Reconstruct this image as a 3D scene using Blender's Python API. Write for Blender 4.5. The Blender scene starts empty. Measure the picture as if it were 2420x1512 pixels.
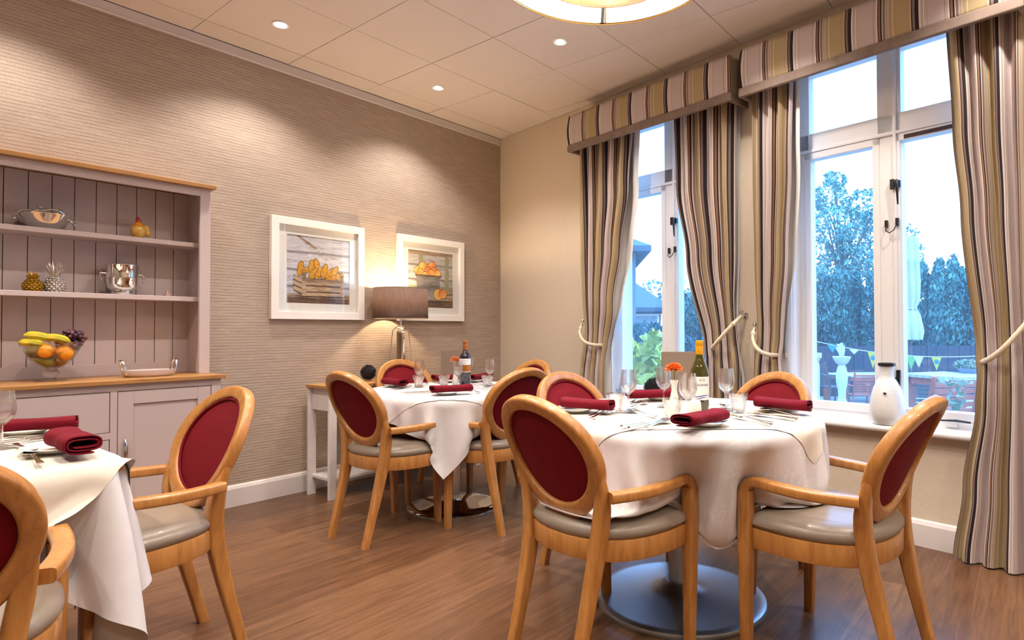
import bpy, bmesh, math, random
import numpy as np
from math import pi, sin, cos, radians, atan, sqrt
from mathutils import Vector, Matrix
from mathutils.bvhtree import BVHTree
random.seed(7)
scn = bpy.context.scene
COL = scn.collection

# ------------------------------------------------------------------ camera
cam_data = bpy.data.cameras.new('camera'); cam = bpy.data.objects.new('camera', cam_data); COL.objects.link(cam)
F_PX = 1428.55
cam_data.sensor_fit = 'HORIZONTAL'; cam_data.sensor_width = 36.0
cam_data.lens = 36.0 * F_PX / 2420.0
cam_data.shift_x = -161.7 / 2420.0
cam_data.clip_start = 0.05; cam_data.clip_end = 400
def camera_matrix(yaw, pitch, roll):
    f = Vector((-sin(yaw) * cos(pitch), cos(yaw) * cos(pitch), sin(pitch)))
    r = f.cross(Vector((0, 0, 1))).normalized(); u = r.cross(f)
    r2 = r * cos(roll) + u * sin(roll); u2 = -r * sin(roll) + u * cos(roll)
    return Matrix((r2, u2, -f)).transposed()
cam.matrix_world = Matrix.Translation((4.1433, -4.1721, 1.1217)) @ camera_matrix(0.65047, 0.017247, -0.00333).to_4x4()
scn.camera = cam

# ------------------------------------------------------------------ view and sky
vs = scn.view_settings
scn.display_settings.display_device = 'sRGB'
vs.view_transform = 'Standard'; vs.look = 'None'; vs.gamma = 1.0; vs.use_curve_mapping = False
vs.exposure = 0.90
scn.cycles.use_denoising = True
scn.cycles.max_bounces = 8; scn.cycles.diffuse_bounces = 4; scn.cycles.glossy_bounces = 4
scn.cycles.transmission_bounces = 10; scn.cycles.transparent_max_bounces = 24
scn.cycles.caustics_reflective = False; scn.cycles.caustics_refractive = False
scn.cycles.sample_clamp_indirect = 6.0

SPOT_W = 42.0
PENDANT_W = 15.0
LAMP_W = 15.0
SKY = 1.75
WARM = (1.0, 0.905, 0.815)

world = bpy.data.worlds.new('dusk_sky'); scn.world = world; world.use_nodes = True
wn = world.node_tree.nodes; wl = world.node_tree.links; wn.clear()
w_out = wn.new('ShaderNodeOutputWorld'); w_bg = wn.new('ShaderNodeBackground')
w_tc = wn.new('ShaderNodeTexCoord'); w_sep = wn.new('ShaderNodeSeparateXYZ'); w_ramp = wn.new('ShaderNodeValToRGB')
wl.new(w_tc.outputs['Generated'], w_sep.inputs[0]); wl.new(w_sep.outputs['Z'], w_ramp.inputs[0])
cr = w_ramp.color_ramp; cr.elements[0].position = 0.0; cr.elements[0].color = (0.62, 0.80, 1.0, 1)
cr.elements[1].position = 0.6; cr.elements[1].color = (0.75, 1.75, 3.6, 1)
e = cr.elements.new(0.10); e.color = (0.60, 0.82, 1.10, 1)
e = cr.elements.new(0.28); e.color = (0.36, 0.72, 1.45, 1)
wl.new(w_ramp.outputs[0], w_bg.inputs[0]); w_bg.inputs[1].default_value = SKY; wl.new(w_bg.outputs[0], w_out.inputs[0])

# ------------------------------------------------------------------ object helpers
def props(o, label=None, cat=None, group=None, kind=None):
    if label: o['label'] = label
    if cat: o['category'] = cat
    if group: o['group'] = group
    if kind: o['kind'] = kind
    return o
def thing(name, label, cat, loc=(0, 0, 0), rz=0.0, group=None, kind=None):
    o = bpy.data.objects.new(name, None); COL.objects.link(o); o.empty_display_size = 0.1
    o.location = loc; o.rotation_euler = (0, 0, rz)
    return props(o, label, cat, group, kind)
def copy_tree(o, parent=None):
    c = o.copy(); COL.objects.link(c)
    if parent is not None: c.parent = parent
    for ch in list(o.children): copy_tree(ch, c)
    return c

class MB:
    """collects shapes into one mesh"""
    def __init__(s): s.v = []; s.f = []; s.m = []; s.uv = {}
    def add(s, vs_, fs_, mi=0, M=None):
        b = len(s.v)
        for p in vs_: s.v.append(tuple(M @ Vector(p)) if M is not None else tuple(p))
        for f in fs_: s.f.append(tuple(i + b for i in f)); s.m.append(mi)
        return b
    def box(s, x0, x1, y0, y1, z0, z1, mi=0, M=None):
        vv = [(x0, y0, z0), (x1, y0, z0), (x1, y1, z0), (x0, y1, z0), (x0, y0, z1), (x1, y0, z1), (x1, y1, z1), (x0, y1, z1)]
        s.add(vv, [(0, 3, 2, 1), (4, 5, 6, 7), (0, 1, 5, 4), (1, 2, 6, 5), (2, 3, 7, 6), (3, 0, 4, 7)], mi, M); return s
    def lathe(s, prof, n=32, mi=0, M=None, rfun=None):
        vv = []; ff = []
        k = len(prof)
        for i in range(n):
            a = 2 * pi * i / n
            for j, (r, z) in enumerate(prof):
                rr = r * (rfun(a, z) if rfun else 1.0)
                vv.append((rr * cos(a), rr * sin(a), z))
        for i in range(n):
            i2 = (i + 1) % n
            for j in range(k - 1):
                ff.append((i * k + j, i2 * k + j, i2 * k + j + 1, i * k + j + 1))
        s.add(vv, ff, mi, M); return s
    def tube(s, pts, r, n=8, closed=False, mi=0, M=None, cap=True, flat=1.0, up=None):
        """sweep a circle (or ellipse, flat<1) along pts; r may be a list"""
        P = [Vector(p) for p in pts]; k = len(P); rr = r if isinstance(r, (list, tuple)) else [r] * k
        vv = []; ff = []; prev = None
        for i in range(k):
            if closed: t = (P[(i + 1) % k] - P[i - 1])
            else: t = P[min(i + 1, k - 1)] - P[max(i - 1, 0)]
            t.normalize()
            if up is not None: a = Vector(up)
            elif prev is None: a = Vector((0, 0, 1)) if abs(t.z) < .9 else Vector((1, 0, 0))
            else: a = prev
            a = (a - t * a.dot(t)).normalized(); prev = a; b = t.cross(a)
            for j in range(n):
                th = 2 * pi * j / n
                vv.append(P[i] + (a * cos(th) * flat + b * sin(th)) * rr[i])
        rng = k if closed else k - 1
        for i in range(rng):
            i2 = (i + 1) % k
            for j in range(n):
                j2 = (j + 1) % n
                ff.append((i * n + j, i * n + j2, i2 * n + j2, i2 * n + j))
        if cap and not closed:
            ff.append(tuple(range(n - 1, -1, -1))); ff.append(tuple((k - 1) * n + j for j in range(n)))
        s.add(vv, ff, mi, M); return s
    def sweep(s, pts, frames, prof, closed=False, mi=0, M=None, cap=True, scale=None):
        """sweep closed 2d profile; frames = list of (a,b) vectors"""
        k = len(pts); n = len(prof); vv = []; ff = []
        for i in range(k):
            a, b = Vector(frames[i][0]), Vector(frames[i][1]); sc = scale[i] if scale else (1, 1)
            for (u, v) in prof: vv.append(Vector(pts[i]) + a * u * sc[0] + b * v * sc[1])
        for i in range(k if closed else k - 1):
            i2 = (i + 1) % k
            for j in range(n): ff.append((i * n + j, i * n + (j + 1) % n, i2 * n + (j + 1) % n, i2 * n + j))
        if cap and not closed:
            ff.append(tuple(range(n - 1, -1, -1))); ff.append(tuple((k - 1) * n + j for j in range(n)))
        s.add(vv, ff, mi, M); return s
    def ball(s, c, r, n=12, mi=0, M=None):
        rx, ry, rz = r if isinstance(r, (tuple, list)) else (r, r, r)
        T = Matrix.Translation(c) @ Matrix.Diagonal((rx, ry, rz, 1))
        if M is not None: T = M @ T
        prof = [(sin(pi * j / (n // 2 + 2)), -cos(pi * j / (n // 2 + 2))) for j in range(n // 2 + 3)]
        s.lathe(prof, n, mi, T); return s
    def grid(s, P, mi=0, uv=None, M=None, closed_u=False):
        """P[i][j] rows of points"""
        a, b = len(P), len(P[0]); base = len(s.f)
        ff = []
        for i in range(a if closed_u else a - 1):
            for j in range(b - 1): ff.append((i * b + j, ((i + 1) % a) * b + j, ((i + 1) % a) * b + j + 1, i * b + j + 1))
        s.add([p for r in P for p in r], ff, mi, M)
        if uv is not None:
            q = 0
            for i in range(a if closed_u else a - 1):
                for j in range(b - 1):
                    i2 = i + 1
                    s.uv[base + q] = [uv[i][j], uv[i2][j], uv[i2][j + 1], uv[i][j + 1]]; q += 1
        return s
    def build(s, name, mats, parent=None, smooth=True, bevel=0.0, bseg=2, subsurf=0, solid=0.0, fix=True, auto=True):
        me = bpy.data.meshes.new(name)
        me.from_pydata([tuple(p) for p in s.v], [], s.f)
        for m in (mats if isinstance(mats, (list, tuple)) else [mats]): me.materials.append(m)
        me.polygons.foreach_set('material_index', s.m)
        if s.uv:
            l = me.uv_layers.new(name='UVMap')
            for pi_, uvs in s.uv.items():
                for k, li in enumerate(me.polygons[pi_].loop_indices): l.data[li].uv = uvs[k]
        if fix and smooth and not s.uv:
            bm = bmesh.new(); bm.from_mesh(me)
            bmesh.ops.remove_doubles(bm, verts=bm.verts, dist=1e-5)
            bmesh.ops.recalc_face_normals(bm, faces=bm.faces); bm.to_mesh(me); bm.free()
        if smooth:
            me.polygons.foreach_set('use_smooth', [True] * len(me.polygons))
            if auto: me.set_sharp_from_angle(angle=radians(42))
        me.update()
        o = bpy.data.objects.new(name, me); COL.objects.link(o)
        if parent is not None: o.parent = parent
        if bevel:
            b = o.modifiers.new('bevel', 'BEVEL'); b.width = bevel; b.segments = bseg; b.limit_method = 'ANGLE'; b.angle_limit = radians(40)
            b.harden_normals = False
        if solid:
            b = o.modifiers.new('solid', 'SOLIDIFY'); b.thickness = solid; b.offset = 0
        if subsurf:
            b = o.modifiers.new('sub', 'SUBSURF'); b.levels = subsurf; b.render_levels = subsurf; b.boundary_smooth = 'PRESERVE_CORNERS'
        return o
def arc(c, r, a0, a1, n, plane='xz'):
    out = []
    for i in range(n + 1):
        a = a0 + (a1 - a0) * i / n
        u, v = r * cos(a), r * sin(a)
        out.append((c[0] + u, c[1], c[2] + v) if plane == 'xz' else ((c[0], c[1] + u, c[2] + v) if plane == 'yz' else (c[0] + u, c[1] + v, c[2])))
    return out
def rrect(w, h, r, n=4):
    out = []
    for (sx, sy, a0) in ((1, 1, 0), (-1, 1, pi / 2), (-1, -1, pi), (1, -1, 3 * pi / 2)):
        for i in range(n + 1):
            a = a0 + pi / 2 * i / n
            out.append((sx * (w / 2 - r) + r * cos(a), sy * (h / 2 - r) + r * sin(a)))
    return out
def lerp_keys(keys, x):
    """keys: sorted list of (x, v1, v2, ...), smooth interpolation"""
    if x <= keys[0][0]: return keys[0][1:]
    for a, b in zip(keys, keys[1:]):
        if x <= b[0]:
            t = (x - a[0]) / (b[0] - a[0]); t = t * t * (3 - 2 * t)
            return tuple(p + (q - p) * t for p, q in zip(a[1:], b[1:]))
    return keys[-1][1:]

# window wall frame: s along the wall from the corner, dep into the room
TH = -atan(0.16207)
def W(s, dep, z): return (s * cos(TH) + dep * sin(TH), s * sin(TH) - dep * cos(TH), z)

# ------------------------------------------------------------------ materials
def mat(name, color, rough=0.5, metal=0.0, spec=0.5, coat=0.0, sheen=0.0, emit=None, es=0.0):
    m = bpy.data.materials.new(name); m.use_nodes = True
    p = m.node_tree.nodes['Principled BSDF']
    p.inputs['Base Color'].default_value = (*color, 1); p.inputs['Roughness'].default_value = rough
    p.inputs['Metallic'].default_value = metal; p.inputs['Specular IOR Level'].default_value = spec
    p.inputs['Coat Weight'].default_value = coat; p.inputs['Sheen Weight'].default_value = sheen; p.inputs['Specular IOR Level'].default_value = spec; p.inputs['Sheen Tint'].default_value = (*color, 1)
    if emit: p.inputs['Emission Color'].default_value = (*emit, 1); p.inputs['Emission Strength'].default_value = es
    return m
class NT:
    def __init__(s, m): s.m = m; s.t = m.node_tree; s.n = s.t.nodes; s.p = s.n.get('Principled BSDF'); s.out = s.n.get('Material Output')
    def new(s, t, **k):
        n = s.n.new(t)
        for a, b in k.items(): setattr(n, a, b)
        return n
    def link(s, a, b): s.t.links.new(a, b)
    def coords(s, scale=(1, 1, 1), kind='Object', rot=(0, 0, 0)):
        tc = s.new('ShaderNodeTexCoord'); mp = s.new('ShaderNodeMapping')
        mp.inputs['Scale'].default_value = scale; mp.inputs['Rotation'].default_value = rot
        s.link(tc.outputs[kind], mp.inputs[0]); return mp.outputs[0]
    def noise(s, vec, scale=5, detail=4, rough=.5, dist=0):
        n = s.new('ShaderNodeTexNoise'); n.inputs['Scale'].default_value = scale; n.inputs['Detail'].default_value = detail
        n.inputs['Roughness'].default_value = rough; n.inputs['Distortion'].default_value = dist
        if vec is not None: s.link(vec, n.inputs['Vector'])
        return n.outputs['Fac']
    def ramp(s, fac, stops, interp='LINEAR'):
        r = s.new('ShaderNodeValToRGB'); r.color_ramp.interpolation = interp; c = r.color_ramp
        while len(c.elements) < len(stops): c.elements.new(.5)
        for e_, (p, col) in zip(c.elements, stops): e_.position = p; e_.color = (*col, 1)
        s.link(fac, r.inputs[0]); return r.outputs[0]
    def mix(s, a, b, fac, mode='MIX'):
        x = s.new('ShaderNodeMix', data_type='RGBA', blend_type=mode)
        for sock, v in ((x.inputs[6], a), (x.inputs[7], b), (x.inputs[0], fac)):
            if hasattr(v, 'is_output'): s.link(v, sock)
            elif isinstance(v, tuple): sock.default_value = (*v, 1)
            else: sock.default_value = v
        return x.outputs[2]
    def bump(s, h, strength=.3, dist=.01):
        b = s.new('ShaderNodeBump'); b.inputs['Strength'].default_value = strength; b.inputs['Distance'].default_value = dist
        s.link(h, b.inputs['Height']); s.link(b.outputs[0], s.p.inputs['Normal'])
    def base(s, c): s.link(c, s.p.inputs['Base Color'])
def wood_mat(name, c1, c2, scale=(14, 14, 1.6), rough=.38, coat=.15, bump=.06):
    m = mat(name, c1, rough, coat=coat); t = NT(m)
    v = t.coords(scale); n = t.noise(v, 3.0, 6, .6, .6)
    t.base(t.ramp(n, [(.3, c2), (.55, c1), (.75, tuple(min(1, x * 1.15) for x in c1))])); t.bump(n, bump, .004); return m
def fabric_mat(name, c, rough=.85, sheen=.3, scale=350, bump=.15, var=.12):
    m = mat(name, c, rough, sheen=sheen, spec=.2); t = NT(m)
    n = t.noise(t.coords(), scale, 2); n2 = t.noise(t.coords(), 14, 3)
    d = tuple(x * (1 - var) for x in c); u = tuple(min(1, x * (1 + var)) for x in c)
    t.base(t.ramp(n2, [(.3, d), (.7, u)])); t.bump(n, bump, .002); return m
def glass_mat(name, tint=(.97, .985, .98), veil=0.0, rough=0.02, edge=.65, dark=.9):
    m = bpy.data.materials.new(name); m.use_nodes = True; t = NT(m); t.n.clear()
    out = t.new('ShaderNodeOutputMaterial'); tr = t.new('ShaderNodeBsdfTransparent'); gl = t.new('ShaderNodeBsdfGlossy')
    gl.inputs['Roughness'].default_value = rough
    lw = t.new('ShaderNodeLayerWeight'); lw.inputs['Blend'].default_value = edge * .5
    lf = t.new('ShaderNodeLayerWeight'); lf.inputs['Blend'].default_value = .5
    pw = t.new('ShaderNodeMath', operation='POWER'); t.link(lf.outputs['Facing'], pw.inputs[0]); pw.inputs[1].default_value = 4.0
    fr = t.new('ShaderNodeMath', operation='MULTIPLY_ADD'); t.link(pw.outputs[0], fr.inputs[0]); fr.inputs[1].default_value = .55; fr.inputs[2].default_value = .035
    t.link(t.mix(tint, tuple(x * dark for x in tint), lw.outputs['Facing']), tr.inputs[0])
    mx = t.new('ShaderNodeMixShader'); t.link(fr.outputs[0], mx.inputs[0]); t.link(tr.outputs[0], mx.inputs[1]); t.link(gl.outputs[0], mx.inputs[2])
    last = mx.outputs[0]
    if veil:
        df = t.new('ShaderNodeBsdfTranslucent'); df.inputs[0].default_value = (.8, .9, .95, 1)
        m2 = t.new('ShaderNodeMixShader'); m2.inputs[0].default_value = veil; t.link(last, m2.inputs[1]); t.link(df.outputs[0], m2.inputs[2]); last = m2.outputs[0]
    t.link(last, out.inputs[0]); return m

M = {}
M['beech'] = wood_mat('honey_beech', (.44, .195, .050), (.33, .128, .028), (16, 16, 2.2), .34, .25)
M['oak'] = wood_mat('oak', (.42, .205, .062), (.32, .140, .036), (10, 1.2, 10), .45, .1)
M['velvet'] = fabric_mat('red_velvet', (.140, .001, .006), .8, .08, 420, .1, .10)
M['napkin'] = fabric_mat('burgundy_linen', (.130, .001, .009), .85, .08, 500, .2, .10)
M['leather'] = mat('taupe_leather', (.245, .195, .15), .36, spec=.5, coat=.12)
_t = NT(M['leather']); _t.bump(_t.noise(_t.coords(), 60, 4), .08, .003)
M['mushroom'] = mat('mushroom_paint', (.54, .445, .432), .55, spec=.35)
M['white_paint'] = mat('white_gloss_paint', (.80, .79, .78), .32, spec=.5)
M['skirting'] = mat('white_skirting_paint', (.74, .70, .69), .35)
M['frame_white'] = mat('picture_frame_white', (.82, .79, .76), .4)
M['mount'] = mat('mount_board', (.84, .82, .78), .8)
M['chrome'] = mat('chrome', (.80, .79, .77), .06, 1.0)
M['steel'] = mat('cutlery_steel', (.72, .71, .70), .14, 1.0)
M['grey_metal'] = mat('grey_powder_coat', (.42, .46, .50), .40, 1.0)
M['brass'] = mat('gold_metal', (.62, .40, .10), .28, 1.0)
M['gold_paint'] = mat('gold_lacquer', (.50, .30, .035), .32, .85)
M['silver_paint'] = mat('silver_lacquer', (.62, .57, .52), .30, .9)
M['black_iron'] = mat('black_iron', (.012, .012, .013), .35, .3)
M['china'] = mat('white_china', (.82, .79, .73), .15, spec=.6, coat=.3)
M['vase_glaze'] = mat('white_crackle_glaze', (.74, .74, .73), .28, spec=.6, coat=.3)
_t = NT(M['vase_glaze']); _t.bump(_t.noise(_t.coords((1, 1, 6)), 18, 5), .18, .004)
M['dark_glaze'] = mat('black_glaze', (.015, .01, .012), .3)
def real_glass(name):
    m = bpy.data.materials.new(name); m.use_nodes = True; t = NT(m); t.n.clear()
    out = t.new('ShaderNodeOutputMaterial'); g = t.new('ShaderNodeBsdfGlass'); g.inputs['IOR'].default_value = 1.45; g.inputs['Roughness'].default_value = 0.0; g.inputs['Color'].default_value = (1, 1, 1, 1)
    tr = t.new('ShaderNodeBsdfTransparent'); mx = t.new('ShaderNodeMixShader'); mx.inputs[0].default_value = .5
    t.link(g.outputs[0], mx.inputs[1]); t.link(tr.outputs[0], mx.inputs[2]); t.link(mx.outputs[0], out.inputs[0]); return m
M['glass'] = real_glass('clear_glass')
M['pane'] = glass_mat('window_glass', (.985, .995, 1.0), .03, .01, .3)
M['picture_glass'] = glass_mat('picture_glass', (.985, .985, .985), 0, .01, .2)
M['lining'] = mat('curtain_lining', (.80, .80, .80), .9)
M['rope'] = mat('cream_rope', (.72, .62, .47), .8)
M['trim_fabric'] = fabric_mat('taupe_trim_fabric', (.225, .170, .140), .85, .2, 400)
M['menu'] = mat('taupe_menu_cover', (.19, .138, .104), .6, spec=.3)
M['black_fluff'] = mat('black_fluff', (.018, .016, .018), .9)
M['dark_slot'] = mat('dark_groove', (.06, .035, .035), .9)

# wall coverings
def wallpaper():
    m = mat('ribbed_wallpaper', (.40, .30, .23), .75, spec=.25); t = NT(m)
    wv = t.new('ShaderNodeTexWave', wave_type='BANDS', bands_direction='Z', wave_profile='SIN'); wv.inputs['Scale'].default_value = 16.5; wv.inputs['Distortion'].default_value = 1.5; wv.inputs['Detail'].default_value = 2.0; wv.inputs['Detail Scale'].default_value = 1.6; wv.inputs['Detail Roughness'].default_value = .6
    t.link(t.coords((1, .40, 1)), wv.inputs['Vector']); n1 = wv.outputs['Fac']
    n2 = t.noise(t.coords((1, 7.0, 170)), 1.0, 3, .6); n3 = t.noise(t.coords((1, .5, 1.2)), 1.0, 2); n4 = t.noise(t.coords((1, 130, 40)), 1.0, 2)
    lines = t.ramp(n1, [(.02, (0, 0, 0)), (.24, (1, 1, 1)), (.85, (.84, .84, .84))])
    brk = t.ramp(t.noise(t.coords((1, 4.5, 34)), 1.0, 2), [(.50, (0, 0, 0)), (.70, (.65, .65, .65))]); lines = t.mix(lines, (1, 1, 1), brk)
    fine = t.ramp(n2, [(.30, (.70, .68, .66)), (.62, (1, 1, 1))])
    c = t.mix((.315, .240, .190), (.500, .405, .335), lines)
    c = t.mix(c, fine, .6, 'MULTIPLY')
    c = t.mix(c, t.ramp(n4, [(.3, (.86, .86, .86)), (.7, (1.05, 1.05, 1.05))]), .6, 'MULTIPLY')
    c = t.mix(c, t.ramp(n3, [(.3, (.95, .95, .95)), (.7, (1.04, 1.04, 1.03))]), 1.0, 'MULTIPLY')
    t.base(c); h = t.mix(lines, fine, .4); t.bump(h, .30, .004); return m
M['wallpaper'] = wallpaper()
def cream_wall():
    m = mat('cream_linen_wall', (.66, .555, .415), .8, spec=.2); t = NT(m)
    n = t.noise(t.coords((30, 30, 180)), 1.0, 3); n2 = t.noise(t.coords((160, 160, 30)), 1.0, 2)
    c = t.ramp(n, [(.3, (.625, .535, .425)), (.7, (.69, .595, .475))]); t.base(c); t.bump(t.mix(n, n2, .5), .22, .003); return m
M['cream_wall'] = cream_wall()
M['tile'] = mat('ceiling_tile', (.77, .69, .63), .9, spec=.1)
_t = NT(M['tile']); _t.bump(_t.noise(_t.coords(), 220, 3), .12, .002)
M['tile_gap'] = mat('ceiling_grid_gap', (.20, .14, .11), .9)
def floor_mat():
    m = mat('wood_plank_vinyl', (.3, .17, .09), .38, spec=.4); t = NT(m)
    v = t.coords((1, 1, 1), 'Object', (0, 0, radians(90 - 1.0)))
    br = t.new('ShaderNodeTexBrick', offset=.37, offset_frequency=2, squash=1.0)
    br.inputs['Scale'].default_value = 1.0; br.inputs['Mortar Size'].default_value = .0012; br.inputs['Mortar Smooth'].default_value = .2
    br.inputs['Bias'].default_value = 0.0; br.inputs['Brick Width'].default_value = 1.25; br.inputs['Row Height'].default_value = .185
    br.inputs['Color1'].default_value = (0, 0, 0, 1); br.inputs['Color2'].default_value = (1, 1, 1, 1); br.inputs['Mortar'].default_value = (.5, .5, .5, 1)
    t.link(v, br.inputs['Vector'])
    g = t.coords((22, 1.4, 1)); n = t.noise(g, 1.6, 7, .62, 1.3); n2 = t.noise(t.coords((110, 3, 1)), 1.0, 3)
    plank = t.ramp(br.outputs['Color'], [(0, (.115, .051, .023)), (.35, (.150, .072, .034)), (.7, (.185, .093, .046)), (1, (.132, .061, .029))])
    grain = t.ramp(n, [(.30, (.50, .46, .43)), (.5, (.95, .93, .92)), (.70, (1.35, 1.32, 1.30))])
    c = t.mix(plank, grain, .85, 'MULTIPLY'); c = t.mix(c, t.ramp(n2, [(.3, (.84, .83, .82)), (.65, (1.04, 1.04, 1.04))]), .7, 'MULTIPLY')
    c = t.mix(c, (.10, .05, .025), br.outputs['Fac']); t.base(c); t.bump(n2, .05, .002)
    t.link(t.ramp(n, [(.3, (.36, .36, .36)), (.7, (.27, .27, .27))]), t.p.inputs['Roughness']); return m
M['floor'] = floor_mat()
PERIOD = .3275
def stripe_mat():
    m = mat('striped_curtain_fabric', (.6, .5, .4), .8, sheen=.2, spec=.2); t = NT(m)
    tc = t.new('ShaderNodeTexCoord'); sp = t.new('ShaderNodeSeparateXYZ'); t.link(tc.outputs['UV'], sp.inputs[0])
    md = t.new('ShaderNodeMath', operation='WRAP'); md.inputs[1].default_value = PERIOD; md.inputs[2].default_value = 0.0; t.link(sp.outputs[0], md.inputs[0])
    dv = t.new('ShaderNodeMath', operation='DIVIDE'); dv.inputs[1].default_value = PERIOD; t.link(md.outputs[0], dv.inputs[0])
    blk = (.020, .014, .018); lav = (.525, .44, .435); wht = (.70, .64, .60); brn = (.060, .032, .024); tau = (.20, .145, .13)
    bei = (.45, .365, .275); gold = (.40, .305, .17); lin = (.30, .22, .17); rust = (.27, .135, .075)
    st = [(0, blk), (.040, wht), (.066, lav), (.088, lin), (.094, wht), (.118, lin), (.124, lav), (.150, lin), (.155, lav), (.385, lin), (.391, lav), (.418, lin), (.424, wht),
          (.448, brn), (.462, rust), (.492, blk), (.512, wht), (.524, tau), (.560, bei), (.585, lin), (.592, bei), (.622, lin), (.629, gold), (.668, wht), (.676, gold), (.880, lin), (.886, gold), (.915, bei), (.935, brn), (.955, tau), (.985, blk)]
    c = t.ramp(dv.outputs[0], st, 'CONSTANT')
    n = t.noise(t.coords(), 300, 2); t.base(t.mix(c, t.ramp(n, [(.3, (.9, .9, .9)), (.7, (1.05, 1.05, 1.05))]), .7, 'MULTIPLY')); t.bump(n, .1, .002); return m
M['stripe'] = stripe_mat()
def damask():
    m = mat('white_damask_cloth', (.72, .69, .69), .7, sheen=.2, spec=.25); t = NT(m)
    v = t.coords((1, 1, 1)); vo = t.new('ShaderNodeTexVoronoi', feature='DISTANCE_TO_EDGE'); vo.inputs['Scale'].default_value = 34
    n0 = t.noise(v, 9, 3, .5); wv = t.new('ShaderNodeMix', data_type='RGBA', blend_type='ADD'); wv.inputs[0].default_value = .12
    nc = t.new('ShaderNodeTexNoise'); nc.inputs['Scale'].default_value = 12; t.link(v, nc.inputs['Vector'])
    t.link(v, wv.inputs[6]); t.link(nc.outputs['Color'], wv.inputs[7]); t.link(wv.outputs[2], vo.inputs['Vector'])
    pat = t.ramp(vo.outputs['Distance'], [(.03, (1, 1, 1)), (.09, (0, 0, 0))]); spot = t.ramp(n0, [(.52, (0, 0, 0)), (.60, (1, 1, 1))])
    pm = t.mix((0, 0, 0), pat, spot)
    t.base(t.mix((.62, .595, .60), (.70, .68, .685), pm)); rr = t.mix((.75, .75, .75), (.45, .45, .45), pm); t.link(rr, t.p.inputs['Roughness'])
    n = t.noise(t.coords(), 500, 2); t.bump(n, .06, .001); return m
M['damask'] = damask()
M['cream_cloth'] = fabric_mat('cream_cloth', (.66, .615, .53), .75, .2, 480, .08, .03)
M['white_cloth'] = fabric_mat('white_cloth', (.63, .61, .62), .75, .2, 480, .08, .03)
# ------------------------------------------------------------------ room shell
HC = 2.975
RX, RY = 6.3, -7.0     # room extends behind the camera
def struct(name, mb, mats, parent=None, **k):
    o = mb.build(name, mats, parent, **k)
    if parent is None: o['kind'] = 'structure'
    return o
def wall_root(name, s=0, dep=0, z=0, label=None, cat=None, group=None, kind=None):
    return thing(name, label, cat, W(s, dep, z), TH, group, kind)
def clip_by_window_wall(o, off):
    bm = bmesh.new(); bm.from_mesh(o.data)
    bmesh.ops.bisect_plane(bm, geom=bm.verts[:] + bm.edges[:] + bm.faces[:], plane_co=W(0, -off, 0), plane_no=(-sin(TH), cos(TH), 0), clear_outer=True)
    bm.to_mesh(o.data); bm.free()
fl = struct('floor', MB().box(-.05, RX + .1, RY - .1, .1, -.06, 0), M['floor'], smooth=False); clip_by_window_wall(fl, .1)
struct('wall_left', MB().box(-.15, 0, RY - .1, .12, -.06, HC + .1), M['wallpaper'], smooth=False)
struct('wall_right', MB().box(RX, RX + .15, RY - .1, .1, -.06, HC + .1), M['cream_wall'], smooth=False)
struct('wall_front', MB().box(-.1, RX + .1, RY - .15, RY, -.06, HC + .1), M['cream_wall'], smooth=False)
# window wall with two openings, built in wall coordinates (x = s, y = outward)
W1 = (1.43, 2.575); W2 = (2.985, 4.075); WZ = (.605, 2.74)
wb = MB(); LEN = 6.6; TK = .30
for (a, b) in ((-.10, W1[0]), (W1[1], W2[0]), (W2[1], LEN)): wb.box(a, b, 0, TK, -.06, HC + .1)
for (a, b) in (W1, W2):
    wb.box(a, b, 0, TK, -.06, WZ[0]); wb.box(a, b, 0, TK, WZ[1], HC + .1)
wob = struct('wall_back', wb, M['cream_wall'], smooth=False); wob.rotation_euler = (0, 0, TH)
# suspended ceiling: backing and one mesh of tiles with open joints
cb = struct('ceiling', MB().box(-.1, RX + .1, RY - .1, .1, HC + .012, HC + .1), [M['tile_gap'], M['tile']], smooth=False)
tm = MB(); gx, gy, g = .2135, -.2839, .0022
for i in range(-1, 12):
    for j in range(-1, 13):
        x0, x1 = max(.012, gx + .6 * (i - 0) + g), min(RX, gx + .6 * (i + 1) - g)
        y1, y0 = min(.1, gy - .6 * (j - 0) - g), max(RY, gy - .6 * (j + 1) + g)
        if x1 - x0 > .02 and y1 - y0 > .02:
            jig = random.uniform(-.0012, .0012); tm.box(x0, x1, y0, y1, HC + jig, HC + .013)
tl = tm.build('tiles', M['tile'], cb, smooth=False); clip_by_window_wall(tl, -.004)
clip_by_window_wall(cb, .12)
# cornice strip, skirting
mb = MB(); mb.box(0, .012, RY, .0, HC - .068, HC - .004); mb.box(0, .02, RY, .0, HC - .068, HC - .060)
struct('trim_1', mb, M['skirting'], bevel=.003)
def skirting(name, L, rz=0, loc=(0, 0, 0)):
    mb = MB(); prof = [(0, 0), (.018, 0), (.018, .112), (.010, .130), (.004, .136), (0, .136)]
    P = [(0, 0, 0), (L, 0, 0)]; mb.sweep(P, [((0, -1, 0), (0, 0, 1))] * 2, prof)
    o = struct(name, mb, M['skirting'], smooth=False); o.location = loc; o.rotation_euler = (0, 0, rz); return o
skirting('baseboard_back', LEN, TH)
skirting('baseboard_left', abs(RY), radians(90), (0, RY, 0))
skirting('baseboard_right', abs(RY) - 1, radians(-90), (RX, -1, 0))

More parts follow.
